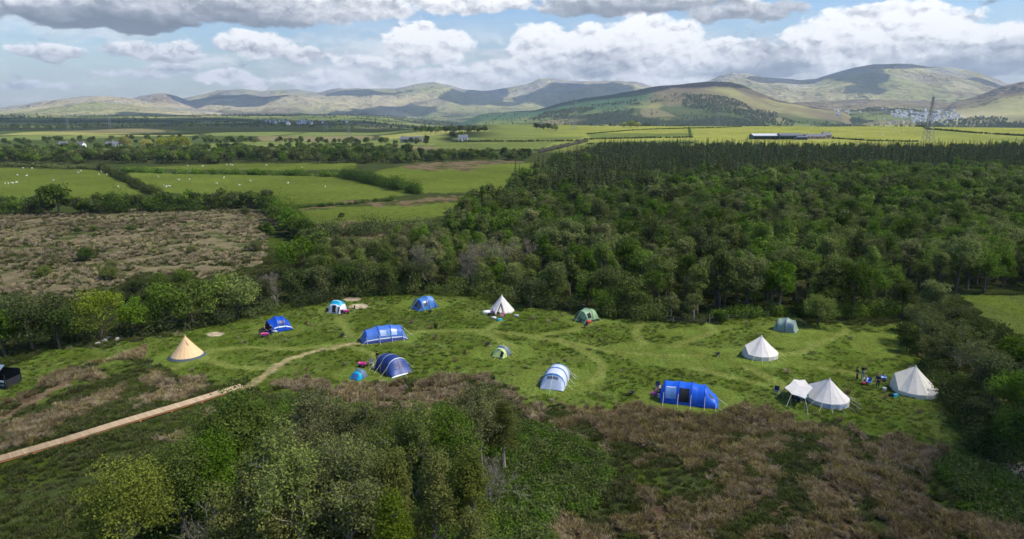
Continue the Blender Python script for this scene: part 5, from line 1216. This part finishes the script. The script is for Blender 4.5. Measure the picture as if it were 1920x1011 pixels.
def bag(u, v, rz, m, label, s=1., cat='bag', nm='duffel_bag'):
    r = thing(nm, label, cat, P(u, v), rz * D2R)
    mb = MB(); mb.tube([(-.42 * s, 0, .2 * s), (-.36 * s, 0, .2 * s), (0, 0, .21 * s), (.36 * s, 0, .2 * s), (.42 * s, 0, .2 * s)], [.08 * s, .2 * s, .23 * s, .2 * s, .08 * s], 10); mb.obj('sack', [m], r, True)
    mb = MB(); mb.tube([(-.15 * s, -.1, .38 * s), (-.12 * s, 0, .5 * s), (.12 * s, 0, .5 * s), (.15 * s, -.1, .38 * s)], .018, 5); mb.obj('strap', [BLACK], r)
def crate(u, v, rz, m, label, d=(.6, .4, .4), cat='box', lid=None):
    r = thing('cool_box', label, cat, P(u, v), rz * D2R)
    mb = MB(); mb.box((0, 0, d[2] / 2), d); mb.obj('tub', [m], r)
    mb = MB(); mb.box((0, 0, d[2] + .035), (d[0] + .04, d[1] + .04, .07)); mb.obj('lid', [lid or m], r)
    mb = MB(); mb.tube([(-d[0] / 2 - .02, 0, d[2] * .8), (-d[0] / 2, 0, d[2] + .16), (d[0] / 2, 0, d[2] + .16), (d[0] / 2 + .02, 0, d[2] * .8)], .018, 5); mb.obj('handle', [BLACK], r)
def table(u, v, rz, m, label):
    r = thing('camping_table', label, 'table', P(u, v), rz * D2R)
    mb = MB(); mb.box((0, 0, .68), (1.1, .6, .05)); mb.obj('tabletop', [m], r)
    for x in (-.48, .48):
        for y in (-.25, .25):
            mb = MB(); mb.tube([(x, y, .66), (x * 1.05, y * 1.1, 0)], .02, 5); mb.obj('leg', [STEEL], r)
wagon(497, 632, 10, 'pink pull-along cart in front of the royal blue dome tent'); wagon(649, 588, 15, 'pink pull-along cart by the white and turquoise tent'); wagon(680, 688, -12, 'pink pull-along cart between the navy tent and the pop-up tent')
chair(612, 589, 160, BLK, 'black camping chair left of the white and turquoise tent'); chair(642, 592, 200, BLK, 'black camping chair just left of the pink cart by the white tent'); chair(662, 583, 120, BLK, 'black camping chair right of the white and turquoise tent')
chair(696, 686, 190, GRY, 'dark grey camping chair between the pink cart and the navy tent'); chair(490, 629, 210, BLK, 'black camping chair left of the royal blue dome tent'); chair(1233, 730, 170, NVY, 'dark camping chair farthest back by the vivid blue tent'); chair(1241, 744, 180, BLK, 'black camping chair against the left end of the vivid blue tent'); chair(1455, 739, 150, NVY, 'navy camping chair alone left of the canvas awning')
chair(1486, 752, 190, BLK, 'black camping chair under the left side of the canvas awning'); chair(1497, 755, 170, NVY, 'dark blue camping chair under the middle of the canvas awning'); chair(1628, 722, 140, BLU, 'blue camping chair beside the person bending over a bundle')
table(1504, 754, 20, CYAN, 'light blue camping table under the canvas awning'); table(1652, 716, 10, K('paleblue', (.3, .45, .65)), 'pale blue camping table left of the cream bell tent')
bag(1672, 743, 15, BLK, 'black duffel bag on the grass by the cream bell tent'); crate(1678, 744, 15, CYAN, 'bright blue cool box beside the black duffel bag', (.55, .35, .3)); crate(1658, 732, 0, WHITEP, 'small white box on the grass left of the cream bell tent', (.35, .3, .3))
bag(1621, 721, 30, RED, 'red bundle on the grass by the bending person'); bag(912, 589, 20, WHITEP, 'white sack outside the left side of the white tipi', 1.6); bag(926, 598, -10, WHITEP, 'small white bag on the grass before the white tipi', 1.0); bag(920, 592, 0, BLK, 'black bag left of the white tipi door', 1.2); crate(937, 601, 30, CYAN, 'turquoise box in front of the white tipi', (.7, .5, .25)); bag(968, 594, 0, K('paleg', (.4, .45, .45)), 'pale folded sheet bag at the right side of the white tipi')
bag(1103, 606, 5, RED, 'red bag at the front of the pale mint green tent', 1.2); bag(1092, 604, 0, BLK, 'black bag at the front of the pale mint green tent', 1.2); bag(703, 692, 40, GRY, 'grey bag at the left side of the navy tunnel tent'); crate(1238, 745, 10, WHITEP, 'white box at the left end of the vivid blue tent'); bag(1228, 741, 10, PINK, 'pink bag at the left end of the vivid blue tent', 1.2); bag(515, 624, 0, K('paleg', (.4, .45, .45)), 'pale bag at the door of the royal blue dome tent')
for u, v, lab in ((642, 632, 'black fire bowl by the worn path left of the long periwinkle tent'), (806, 588, 'black fire bowl right in front of the sky blue tent'), (914, 649, 'black fire bowl at the edge of the mown circle of the lime green tent'), (1098, 614, 'black fire bowl in front of the pale mint green tent'), (1345, 668, 'black fire bowl on the wide mown strip left of the bell tent'), (1183, 742, 'black fire bowl on the grass left of the vivid blue tent')): firebowl(u, v, lab)
r = thing('weed_clump', 'dark upright weed clump on the mown path right of the long periwinkle tent', 'plant', P(817, 616)); blades(9, 40, 1.3, .5, .07, LF_DARK, .35).obj('leaves', [LF_DARK], r, tint=True); mb = MB(); mb.tube([(0, 0, 0), (.05, 0, 1.2)], [.04, .015], 5); mb.obj('stem', [BARK], r)
for i, (u, v, s) in enumerate(((205, 636, .5), (213, 634, .35), (196, 640, .4), (228, 633, .3), (183, 645, .3), (220, 638, .42), (238, 630, .3))):
    mb = MB(); mb.ball((0, 0, .1), (s * 1.3, s, s * .7), 9, 6); g = mb.V[0]; mb.V[0] = g * (1 + .25 * (vn(g[:, 0] * 4 + i, g[:, 1] * 4 + g[:, 2] * 3, i)[:, None] - .5) * 2)
    tag(mb.obj('boulder', [ASH], None, False, P(u, v), i), 'grey stone in the rubble at the foot of the left tree row', 'stone', 'grey stones below the tree row')
hedge('grass_heap', [(1215, 588), (1232, 588)], 2.6, 1.4, 'dry brown heap of cut grass at the edge of the wood', LF_TAN, .25, 1.2, 'heap', None, .5, 401)

# ------------------------------------------------------------------ sheep
WOOL = mat('wool', (.68, .65, .58), .95, .1, 6); 
mb = MB(); mb.ball((0, 0, .62), (.55, .3, .3), 10, 7); mb.tube([(.42, 0, .72), (.62, 0, .9), (.82, 0, .84)], [.14, .12, .07], 7)
for x in (-.32, .32):
    for y in (-.15, .15): mb.tube([(x, y, .45), (x - .02, y, .25), (x, y, 0)], [.07, .045, .04], 5)
mb.tube([(-.52, 0, .68), (-.62, 0, .5)], [.06, .03], 5); mb.tube([(.66, .1, .93), (.66, .2, .9)], [.04, .015], 5); mb.tube([(.66, -.1, .93), (.66, -.2, .9)], [.04, .015], 5)
SHEEP = mb.mesh('sheep', [WOOL], True)
FL = (([(10,346),(16,346),(24,345),(31,344),(33,330),(50,331),(147,325),(152,322),(186,329),(200,329),(190,323),(60,317),(44,317),(100,340),(222,352)], 'white sheep grazing in the left pasture above the moor hedge', 'sheep in the left pasture'),
      ([(297,333),(331,326),(336,339),(355,338),(307,350),(312,352),(318,351),(407,346),(449,349),(358,323),(540,345),(610,352),(420,335),(470,341)], 'white sheep grazing in the large pasture between two hedges', 'sheep in the large pasture'),
      ([(352,312),(425,310),(432,310),(436,311),(566,316),(380,313),(500,311)], 'white sheep grazing in the narrow pasture under the wooded band', 'sheep in the narrow pasture'))
for pts, lab, g in FL:
    for u, v in pts:
        o = link_mesh('sheep', SHEEP, None, P(u, v), random.uniform(0, 6.28), (1.0,) * 3); tag(o, lab, 'sheep', g)
for k in range(60):
    u = random.uniform(1280, 1900); v = random.uniform(240, 258)
    q = P(u, v)
    if math.hypot(q.x, q.y) < 1320: tag(link_mesh('sheep', SHEEP, None, q, random.uniform(0, 6.28), (1.2,) * 3), 'tiny white sheep on the bright field behind the farm', 'sheep', 'sheep on the bright far field')

# ------------------------------------------------------------------ farm, houses, pylons
HW = mat('white_render', (.78, .77, .74), .8, .05); SLATER = mat('slate_roof', (.13, .14, .16), .6); PINKW = mat('pink_stone', (.42, .30, .25), .9); GRNB = mat('green_cladding', (.07, .13, .10), .6); METR = mat('pale_metal_roof', (.55, .57, .60), .45); DARKW = mat('dark_opening', (.02, .02, .025), .8)
def house(name, label, cat, u, v, L, Wd, H, rh, wall, roof, rz=0, wins=3, grp=None, chim=True, door=True):
    r = thing(name, label, cat, P(u, v), rz, grp)
    mb = MB(); mb.box((0, 0, H / 2 - .5), (L, Wd, H + 1)); mb.add([(L / 2, -Wd / 2, H), (L / 2, Wd / 2, H), (L / 2, 0, H + rh)], [(0, 1, 2)]); mb.add([(-L / 2, -Wd / 2, H), (-L / 2, Wd / 2, H), (-L / 2, 0, H + rh)], [(2, 1, 0)]); mb.obj('wall', [wall], r)
    e = .4; mb = MB(); mb.grid(np.array([[(-L / 2 - e, -Wd / 2 - e, H - .25), (L / 2 + e, -Wd / 2 - e, H - .25)], [(-L / 2 - e, 0, H + rh + .06), (L / 2 + e, 0, H + rh + .06)], [(-L / 2 - e, Wd / 2 + e, H - .25), (L / 2 + e, Wd / 2 + e, H - .25)]])); rf = mb.obj('roof', [roof], r)
    if chim:
        for x in (-L * .4, L * .4): mb = MB(); mb.box((x, 0, H + rh + .5), (.8, .8, 1.5)); mb.obj('chimney', [PINKW], rf)
    for k in range(wins):
        x = -L / 2 + L * (k + .5) / wins
        mb = MB(); mb.box((x, -Wd / 2 - .03, H * .6), (1.2, .1, 1.3)); mb.obj('window', [DARKW], r)
    if door: mb = MB(); mb.box((L * .08, -Wd / 2 - .03, 1.), (1.2, .12, 2.1)); mb.obj('door', [DARKW], r)
def barn(label, u, v, L, Wd, H, rh, wall, roof, n):
    r = thing('barn', label, 'barn', P(u, v), .05)
    mb = MB(); mb.box((0, Wd / 2, H / 2 - .4), (L, .3, H + .8)); mb.box((-L / 2, 0, H / 2 - .4), (.3, Wd, H + .8)); mb.box((L / 2, 0, H / 2 - .4), (.3, Wd, H + .8)); mb.box((0, -Wd / 2, H * .82), (L, .25, H * .3)); mb.obj('wall', [wall], r)
    mb = MB(); mb.grid(np.array([[(-L / 2 - .4, -Wd / 2 - .5, H - .1), (L / 2 + .4, -Wd / 2 - .5, H - .1)], [(-L / 2 - .4, 0, H + rh), (L / 2 + .4, 0, H + rh)], [(-L / 2 - .4, Wd / 2 + .5, H - .1), (L / 2 + .4, Wd / 2 + .5, H - .1)]])); mb.obj('roof', [roof], r)
    mb = MB(); mb.box((0, .2, H * .33), (L * .96, Wd * .8, H * .62)); mb.obj('dark_bay', [DARKW], r)
    for k in range(n + 1): mb = MB(); mb.box((-L / 2 + L * k / n, -Wd / 2, H / 2), (.35, .35, H)); mb.obj('post', [wall], r)
barn('long open fronted barn with a pale metal roof at the left end of the farm', 1437, 261, 38, 14, 4.4, 2.2, GRNB, METR, 7)
barn('dark green barn with a low gable beside the long pale roofed barn', 1480, 261, 28, 13, 4.5, 2.6, GRNB, SLATER, 5)
house('farmhouse', 'long low grey roofed farm building left of the pink house', 'house', 1527, 261, 24, 8, 3.6, 2.6, PINKW, SLATER, .04, 5); house('farmhouse', 'small pinkish farmhouse with white gable at the right end of the farm', 'house', 1548, 260, 10, 8, 4.6, 2.8, PINKW, SLATER, .1, 3)
barn('low blue grey shed between the green barn and the farm building', 1502, 262, 12, 7, 3.2, 1., K('bluegrey', (.12, .18, .28)), SLATER, 3)
for u, v, s, lab in ((1506, 259, .7, 'rounded tree among the farm buildings'), (1562, 262, .5, 'dark bush at the right end of the farm')): place_m(T_MID[0], 'farm_tree', u, v, s, lab)
house('farmhouse', 'white farmhouse under two big round trees on the middle slope', 'house', 868, 265, 11, 8, 4.6, 3, HW, SLATER, .2, 3); house('farmhouse', 'long grey farm building left of the white farmhouse', 'house', 772, 267, 26, 9, 4, 3, ASH, SLATER, .0, 4); 
for k, (u, v) in enumerate(((120, 276), (152, 277), (208, 276), (220, 276))): house('white_house', 'white house with slate roof among trees on the left plain', 'house', u, v, 8, 6, 3.6, 2.2, [HW, HW, ASH][k % 3] if False else HW, SLATER, random.uniform(-.5, .5), 3, 'white houses on the left plain')
mb = MB(); mb.box((0, 0, 2.2), (10, 7, 5.4)); mb.add([(5, -3.5, 4.9), (5, 3.5, 4.9), (5, 0, 7.4)], [(0, 1, 2)]); mb.add([(-5, -3.5, 4.9), (-5, 3.5, 4.9), (-5, 0, 7.4)], [(2, 1, 0)]); mb.grid(np.array([[(-5.3, -3.9, 4.7), (5.3, -3.9, 4.7)], [(-5.3, 0, 7.5), (5.3, 0, 7.5)], [(-5.3, 3.9, 4.7), (5.3, 3.9, 4.7)]]), 1)
VH = mb.mesh('village_house', [HW, mat('pale_slate', (.30, .31, .34), .7)])
for k in range(150):
    u = random.gauss(1735, 34); v = random.gauss(221, 6.2) + (u - 1735) * .02
    if k % 5 == 0: u, v = random.uniform(1560, 1790), random.uniform(207, 218)
    q = P(u, v)
    if math.hypot(q.x, q.y) > 1500: tag(link_mesh('village_house', VH, None, q, random.uniform(-.8, .8), (random.uniform(1.1, 1.8),) * 3), 'white house in the village below the right hand mountain', 'house', 'white houses of the far village')
for k in range(16):
    q = P(random.gauss(545, 40), random.gauss(231, 2)); tag(link_mesh('village_house', VH, None, q, random.uniform(-.8, .8), (1.15,) * 3), 'white house in the far village under the left mountains', 'house', 'white houses of the left far village')
GALV = mat('galvanised_steel', (.24, .25, .26), .6, .05, metal=.1)
def pylon(u, v, H, label, rz=.3, thick=.1):
    p = P(u, v); r = thing('pylon', label, 'pylon', p, rz, 'electricity pylons')
    mb = MB(); w = lambda z: H * (.085 * (1 - z / H) ** 1.2 + .012)
    lv = np.array([0, .12, .23, .33, .42, .5, .57, .64, .7, .76, .82, .88, .94, 1.0]) * H
    c = [(1, 1), (1, -1), (-1, -1), (-1, 1)]
    for a, b in zip(lv[:-1], lv[1:]):
        for k in range(4):
            x, y = c[k]; x2, y2 = c[(k + 1) % 4]
            mb.tube([(x * w(a), y * w(a), a), (x * w(b), y * w(b), b)], thick, 4, 0, False); mb.tube([(x * w(a), y * w(a), a), (x2 * w(b), y2 * w(b), b)], thick * .6, 4, 0, False); mb.tube([(x2 * w(a), y2 * w(a), a), (x * w(b), y * w(b), b)], thick * .6, 4, 0, False); mb.tube([(x * w(b), y * w(b), b), (x2 * w(b), y2 * w(b), b)], thick * .6, 4, 0, False)
    mb.obj('tower', [GALV], r)
    for z, L in ((.62, .13), (.75, .17), (.88, .12)):
        z *= H; L *= H; mb = MB()
        for s in (-1, 1):
            mb.tube([(s * w(z), 0, z), (s * L, 0, z + .01 * H)], thick * .8, 4, 0, False); mb.tube([(s * w(z), 0, z + .045 * H), (s * L, 0, z + .01 * H)], thick * .8, 4, 0, False); mb.tube([(s * L, 0, z + .01 * H), (s * L, 0, z - .05 * H)], thick * .7, 4, 0, False)
        mb.obj('crossarm', [GALV], r)
pylon(1739, 268, 48, 'nearest tall pylon, before the far village', .5, .2); pylon(1345, 240, 44, 'pale pylon on the crest right of the forested hill', .4, .12); pylon(1076, 244, 48, 'tall pylon in front of the dark forested hill', .35, .12)
for u, v, H in ((611, 246, 46), (655, 266, 30), (207, 243, 36), (128, 244, 36)): pylon(u, v, H, 'faint far pylon on the plain at the left', .3, .07)
# ------------------------------------------------------------------ clouds standing above the picture (unseen, placed to cast shadows)
cm, nt, out = newmat('cloud_body')
d = nd(nt, 'ShaderNodeBsdfDiffuse', {'Color': (.9, .9, .92, 1)}); t = nd(nt, 'ShaderNodeBsdfTranslucent', {'Color': (.8, .8, .85, 1)})
nt.links.new(nd(nt, 'ShaderNodeMixShader', {0: .3, 1: d.outputs[0], 2: t.outputs[0]}).outputs[0], out.inputs[0])
def shadow_cloud(gx, gy, gz, rx, ry, alt, seed, rz=0.):
    c = np.array([gx, gy, gz]) + SUN * ((alt - gz) / SUN[2])
    th = np.linspace(0, math.pi, 26)[:, None]; ph = np.arange(52)[None] * 2 * math.pi / 52
    G = np.stack([np.sin(th) * np.cos(ph), np.sin(th) * np.sin(ph), np.cos(th) * np.ones_like(ph)], -1)
    n = fbm(G[..., 0] * 1.6 + G[..., 2] + seed, G[..., 1] * 1.6 + seed * 3, seed, 4)
    G = G * (.62 + .8 * n)[..., None]
    G = G * np.array([rx, ry, min(rx, ry) * .3])
    a, b = math.cos(rz), math.sin(rz); X = G[..., 0] * a - G[..., 1] * b; Y = G[..., 0] * b + G[..., 1] * a
    mb = MB(); mb.grid(np.stack([X, Y, G[..., 2]], -1)[::-1], 0, True)
    o = mb.obj('shadow_cloud', [cm], None, True, loc=tuple(c)); tag(o, None, None, None, 'structure')
def shade(u, v, rx, ry, alt, seed, rz=0., off=(0, 0)):
    g = P(u, v); shadow_cloud(g.x + off[0], g.y + off[1], g.z, rx, ry, alt, seed, rz)
for i, (u, v, rx, ry, alt) in enumerate(((440, 183, 640, 900, 3600), (190, 226, 1000, 520, 3000), (360, 217, 560, 320, 3000), (20, 229, 700, 450, 3000), (735, 207, 420, 520, 3300), (660, 214, 330, 230, 3200), (890, 182, 420, 1500, 3800), (700, 170, 560, 480, 3800), (1085, 168, 720, 1400, 4000), (960, 195, 520, 480, 3800), (1130, 180, 420, 380, 2600), (1600, 134, 200, 900, 3300), (1690, 120, 480, 260, 3300), (1480, 152, 500, 380, 3300), (1620, 170, 170, 300, 3300), (1850, 156, 200, 200, 3300), (560, 232, 460, 180, 2600), (1340, 154, 260, 160, 2600))):
    shade(u, v, rx, ry, alt, 500 + i)
shade(1930, 880, 17, 13, 2400, 602, .2)  # cloud added out of view only to darken the lower right corner

# ------------------------------------------------------------------ air
hm, nt, out = newmat('air')
pv = nd(nt, 'ShaderNodeVolumePrincipled', {'Color': (.70, .85, 1, 1), 'Density': HAZE if 'HAZE' in globals() else 6.2e-5, 'Anisotropy': 0.})
nt.links.new(pv.outputs[0], out.inputs['Volume'])
mb = MB(); mb.box((0, 2000, 410), (36000, 29000, 1060)); o = mb.obj('haze', [hm]); tag(o, 'thin blue haze filling the air over the whole landscape', None, None, 'stuff')

# ------------------------------------------------------------------ sky
w = bpy.data.worlds.new('World'); sc.world = w; w.use_nodes = True; nt = w.node_tree; nt.nodes.clear()
out = nt.nodes.new('ShaderNodeOutputWorld')
sky = nd(nt, 'ShaderNodeTexSky', sky_type='NISHITA', sun_disc=False, sun_elevation=SUN_EL, sun_rotation=SUN_AZ, altitude=50, air_density=1.0, dust_density=1.2, ozone_density=1.5)
dirv = nd(nt, 'ShaderNodeTexCoord').outputs['Generated']
sx = nd(nt, 'ShaderNodeSeparateXYZ', {0: dirv})
az = M(nt, 'MULTIPLY', M(nt, 'ARCTAN2', sx.outputs[0], sx.outputs[1]), 57.2958); el = M(nt, 'MULTIPLY', M(nt, 'ARCSINE', sx.outputs[2]), 57.2958)
p0 = nd(nt, 'ShaderNodeCombineXYZ', {0: az, 1: el, 2: 0.}).outputs[0]
wn = NOISE(nt, VM(nt, 'MULTIPLY', p0, (.30, .55, 1)), 1., 3, .5, True)
warp = VM(nt, 'MULTIPLY', VM(nt, 'SUBTRACT', wn, (.5, .5, .5)), (3.6, 1.9, 0))
pw = VM(nt, 'ADD', p0, warp)
def puffs(vec):
    v = nd(nt, 'ShaderNodeTexVoronoi', {'Vector': VM(nt, 'MULTIPLY', vec, (.40, .62, 1)), 'Scale': 1., 'Detail': 4., 'Roughness': .56, 'Lacunarity': 2.15, 'Smoothness': .35}, voronoi_dimensions='2D', feature='SMOOTH_F1', normalize=True)
    n = NOISE(nt, VM(nt, 'MULTIPLY', vec, (.5, .9, 1)), 1., 7, .6)
    return M(nt, 'MULTIPLY_ADD', v.outputs['Distance'], -.95, M(nt, 'MULTIPLY_ADD', n, .55, .55))
w2 = NOISE(nt, VM(nt, 'MULTIPLY', p0, (1.1, 1.6, 1)), 1., 3, .5, True)
pf = VM(nt, 'ADD', p0, VM(nt, 'MULTIPLY', VM(nt, 'SUBTRACT', w2, (.5, .5, .5)), (1.2, .8, 0)))
fb = puffs(pf); fb2 = puffs(VM(nt, 'ADD', pf, (.30, .38, 0)))
relief = M(nt, 'SUBTRACT', fb, fb2)
# cloud banks: pixel centre, half width, half height (photo pixels), strength, brightness, top-to-base contrast
BL = [(190, 26, 190, 32, 1.3, .26, .34), (40, 8, 110, 34, 1.0, .60, .4), (420, 12, 220, 36, 1.0, .46, .3), (640, 10, 170, 30, .8, .66, .15), (880, 2, 150, 26, 1.0, .80, .2), (80, 96, 84, 22, 1.0, .72, .38),
      (300, 95, 110, 22, .8, .66, .3), (480, 82, 90, 30, 1.0, .84, .28), (570, 100, 70, 18, .7, .66, .2), (800, 82, 95, 42, 1.25, .92, .30), (690, 118, 60, 20, .8, .84, .2),
      (1035, 92, 90, 48, 1.2, .86, .34), (1195, 82, 130, 56, 1.35, .96, .26), (1130, 116, 80, 28, 1.2, .44, .25), (1340, 112, 100, 38, 1.1, .76, .4), (1180, 4, 220, 26, 1.0, .42, .2), (1400, 22, 130, 24, .9, .48, .2),
      (1570, 78, 120, 48, 1.3, .90, .3), (1720, 62, 150, 52, 1.3, .92, .34), (1870, 92, 110, 52, 1.2, .62, .5), (1640, 22, 120, 22, .9, .80, .2), (1440, 112, 110, 38, 1.3, .42, .25), (1800, 120, 140, 30, 1.2, .46, .25),
      (440, 152, 70, 18, .8, .92, .2), (620, 150, 120, 20, .8, .78, .2), (880, 140, 150, 24, .85, .80, .2), (1120, 140, 160, 16, .8, .78, .2), (250, 140, 130, 10, .55, .62, .1), (60, 160, 110, 12, .6, .62, .1), (330, 128, 60, 12, .6, .60, .1), (1250, 150, 120, 14, .8, .84, .1), (1560, 128, 90, 14, .7, .82, .1)]
den = wsum = bsum = None
for (u, v, hw, hh, st, br, gr) in BL:
    a, e = azel(u, v); a2, _ = azel(u + hw, v); _, e2 = azel(u, v - hh)
    q = VM(nt, 'MULTIPLY', VM(nt, 'SUBTRACT', pw, (a, e, 0)), (1 / (a2 - a), 1 / (e2 - e), 0))
    q2 = VM(nt, 'DOT_PRODUCT', q, q)
    m = M(nt, 'MULTIPLY', M(nt, 'SUBTRACT', 1.25, q2, None, True), st)
    dy = nd(nt, 'ShaderNodeSeparateXYZ', {0: q}).outputs[1]
    b = M(nt, 'MULTIPLY', m, M(nt, 'MULTIPLY_ADD', dy, gr, br))
    den = m if den is None else M(nt, 'MAXIMUM', den, m); wsum = m if wsum is None else M(nt, 'ADD', wsum, m); bsum = b if bsum is None else M(nt, 'ADD', bsum, b)
bright = M(nt, 'DIVIDE', bsum, M(nt, 'ADD', wsum, .001))
d_ = M(nt, 'ADD', den, M(nt, 'MULTIPLY', M(nt, 'SUBTRACT', fb, .5), 1.7))
alpha = MR(nt, d_, .24, .68, 0, 1, True)
lit = M(nt, 'ADD', bright, M(nt, 'MULTIPLY', relief, M(nt, 'MULTIPLY_ADD', bright, 1.9, .1)))
lit = M(nt, 'ADD', lit, MR(nt, d_, .4, 1.7, .05, -.05))
ramp = nd(nt, 'ShaderNodeValToRGB', {0: lit}); cr = ramp.color_ramp
cr.elements[0].position = .12; cr.elements[0].color = (.15, .175, .215, 1); cr.elements[1].position = 1.0; cr.elements[1].color = (1.0, 1.0, 1.0, 1)
for ps, c in ((.38, (.30, .33, .38, 1)), (.62, (.60, .62, .66, 1)), (.82, (.86, .87, .89, 1))): e_ = cr.elements.new(ps); e_.color = c
# thin high veil and the rest of the dome
gen = NOISE(nt, VM(nt, 'MULTIPLY', VM(nt, 'ADD', p0, warp), (.075, .30, 1)), 1., 8, .6)
gen2 = NOISE(nt, VM(nt, 'MULTIPLY', VM(nt, 'ADD', pw, (31, 7, 0)), (.13, .52, 1)), 1., 8, .62)
veil = MR(nt, gen, .50, .68, 0, .6, True)
low = M(nt, 'MULTIPLY', MR(nt, el, 8.5, 3.0, 0., .93, True), MR(nt, M(nt, 'ADD', gen2, MR(nt, az, -34, -8, -.15, .05)), .40, .58, .18, 1, True))
veil = M(nt, 'MAXIMUM', veil, low)
vcol = MIX(nt, MR(nt, M(nt, 'MULTIPLY_ADD', relief, .5, gen2), .40, .62), (.55, .585, .64, 1), (1., 1., 1., 1))
CL = 7.3
skyc = nd(nt, 'ShaderNodeHueSaturation', {'Color': sky.outputs[0], 'Saturation': 1.45, 'Value': 1.15, 'Hue': .51}).outputs[0]
k1 = MIX(nt, veil, skyc, VM(nt, 'SCALE', vcol) if False else nd(nt, 'ShaderNodeVectorMath', {0: vcol, 'Scale': CL}, operation='SCALE').outputs[0])
k2 = MIX(nt, alpha, k1, nd(nt, 'ShaderNodeVectorMath', {0: ramp.outputs[0], 'Scale': CL * 1.15}, operation='SCALE').outputs[0])
bg = nd(nt, 'ShaderNodeBackground', {'Color': k2, 'Strength': .11})
nt.links.new(bg.outputs[0], out.inputs[0])

# ------------------------------------------------------------------ sun, camera, render
L = bpy.data.lights.new('sun', 'SUN'); L.energy = 3.6; L.angle = .5 * D2R; L.color = (1, .94, .83)
so = bpy.data.objects.new('sun', L); COL.objects.link(so); so.rotation_euler = Vector((-SUN[0], -SUN[1], -SUN[2])).to_track_quat('-Z', 'Y').to_euler(); so.location = (300, 200, 400)
cam = bpy.data.cameras.new('camera'); co = bpy.data.objects.new('camera', cam); COL.objects.link(co); sc.camera = co
cam.sensor_width = 36; cam.lens = 36 * F / 1920; cam.clip_start = .5; cam.clip_end = 60000
co.location = (0, 0, CAMH); co.rotation_euler = (math.pi / 2 - PITCH, 0, 0)
sc.view_settings.view_transform = 'Standard'; sc.view_settings.look = 'None'; sc.view_settings.exposure = .48; sc.view_settings.gamma = 1
cy = sc.cycles; cy.max_bounces = 4; cy.diffuse_bounces = 2; cy.glossy_bounces = 1; cy.transmission_bounces = 3; cy.volume_bounces = 0; cy.transparent_max_bounces = 4
cy.use_denoising = True; cy.use_adaptive_sampling = True; cy.adaptive_threshold = .03; cy.caustics_reflective = False; cy.caustics_refractive = False
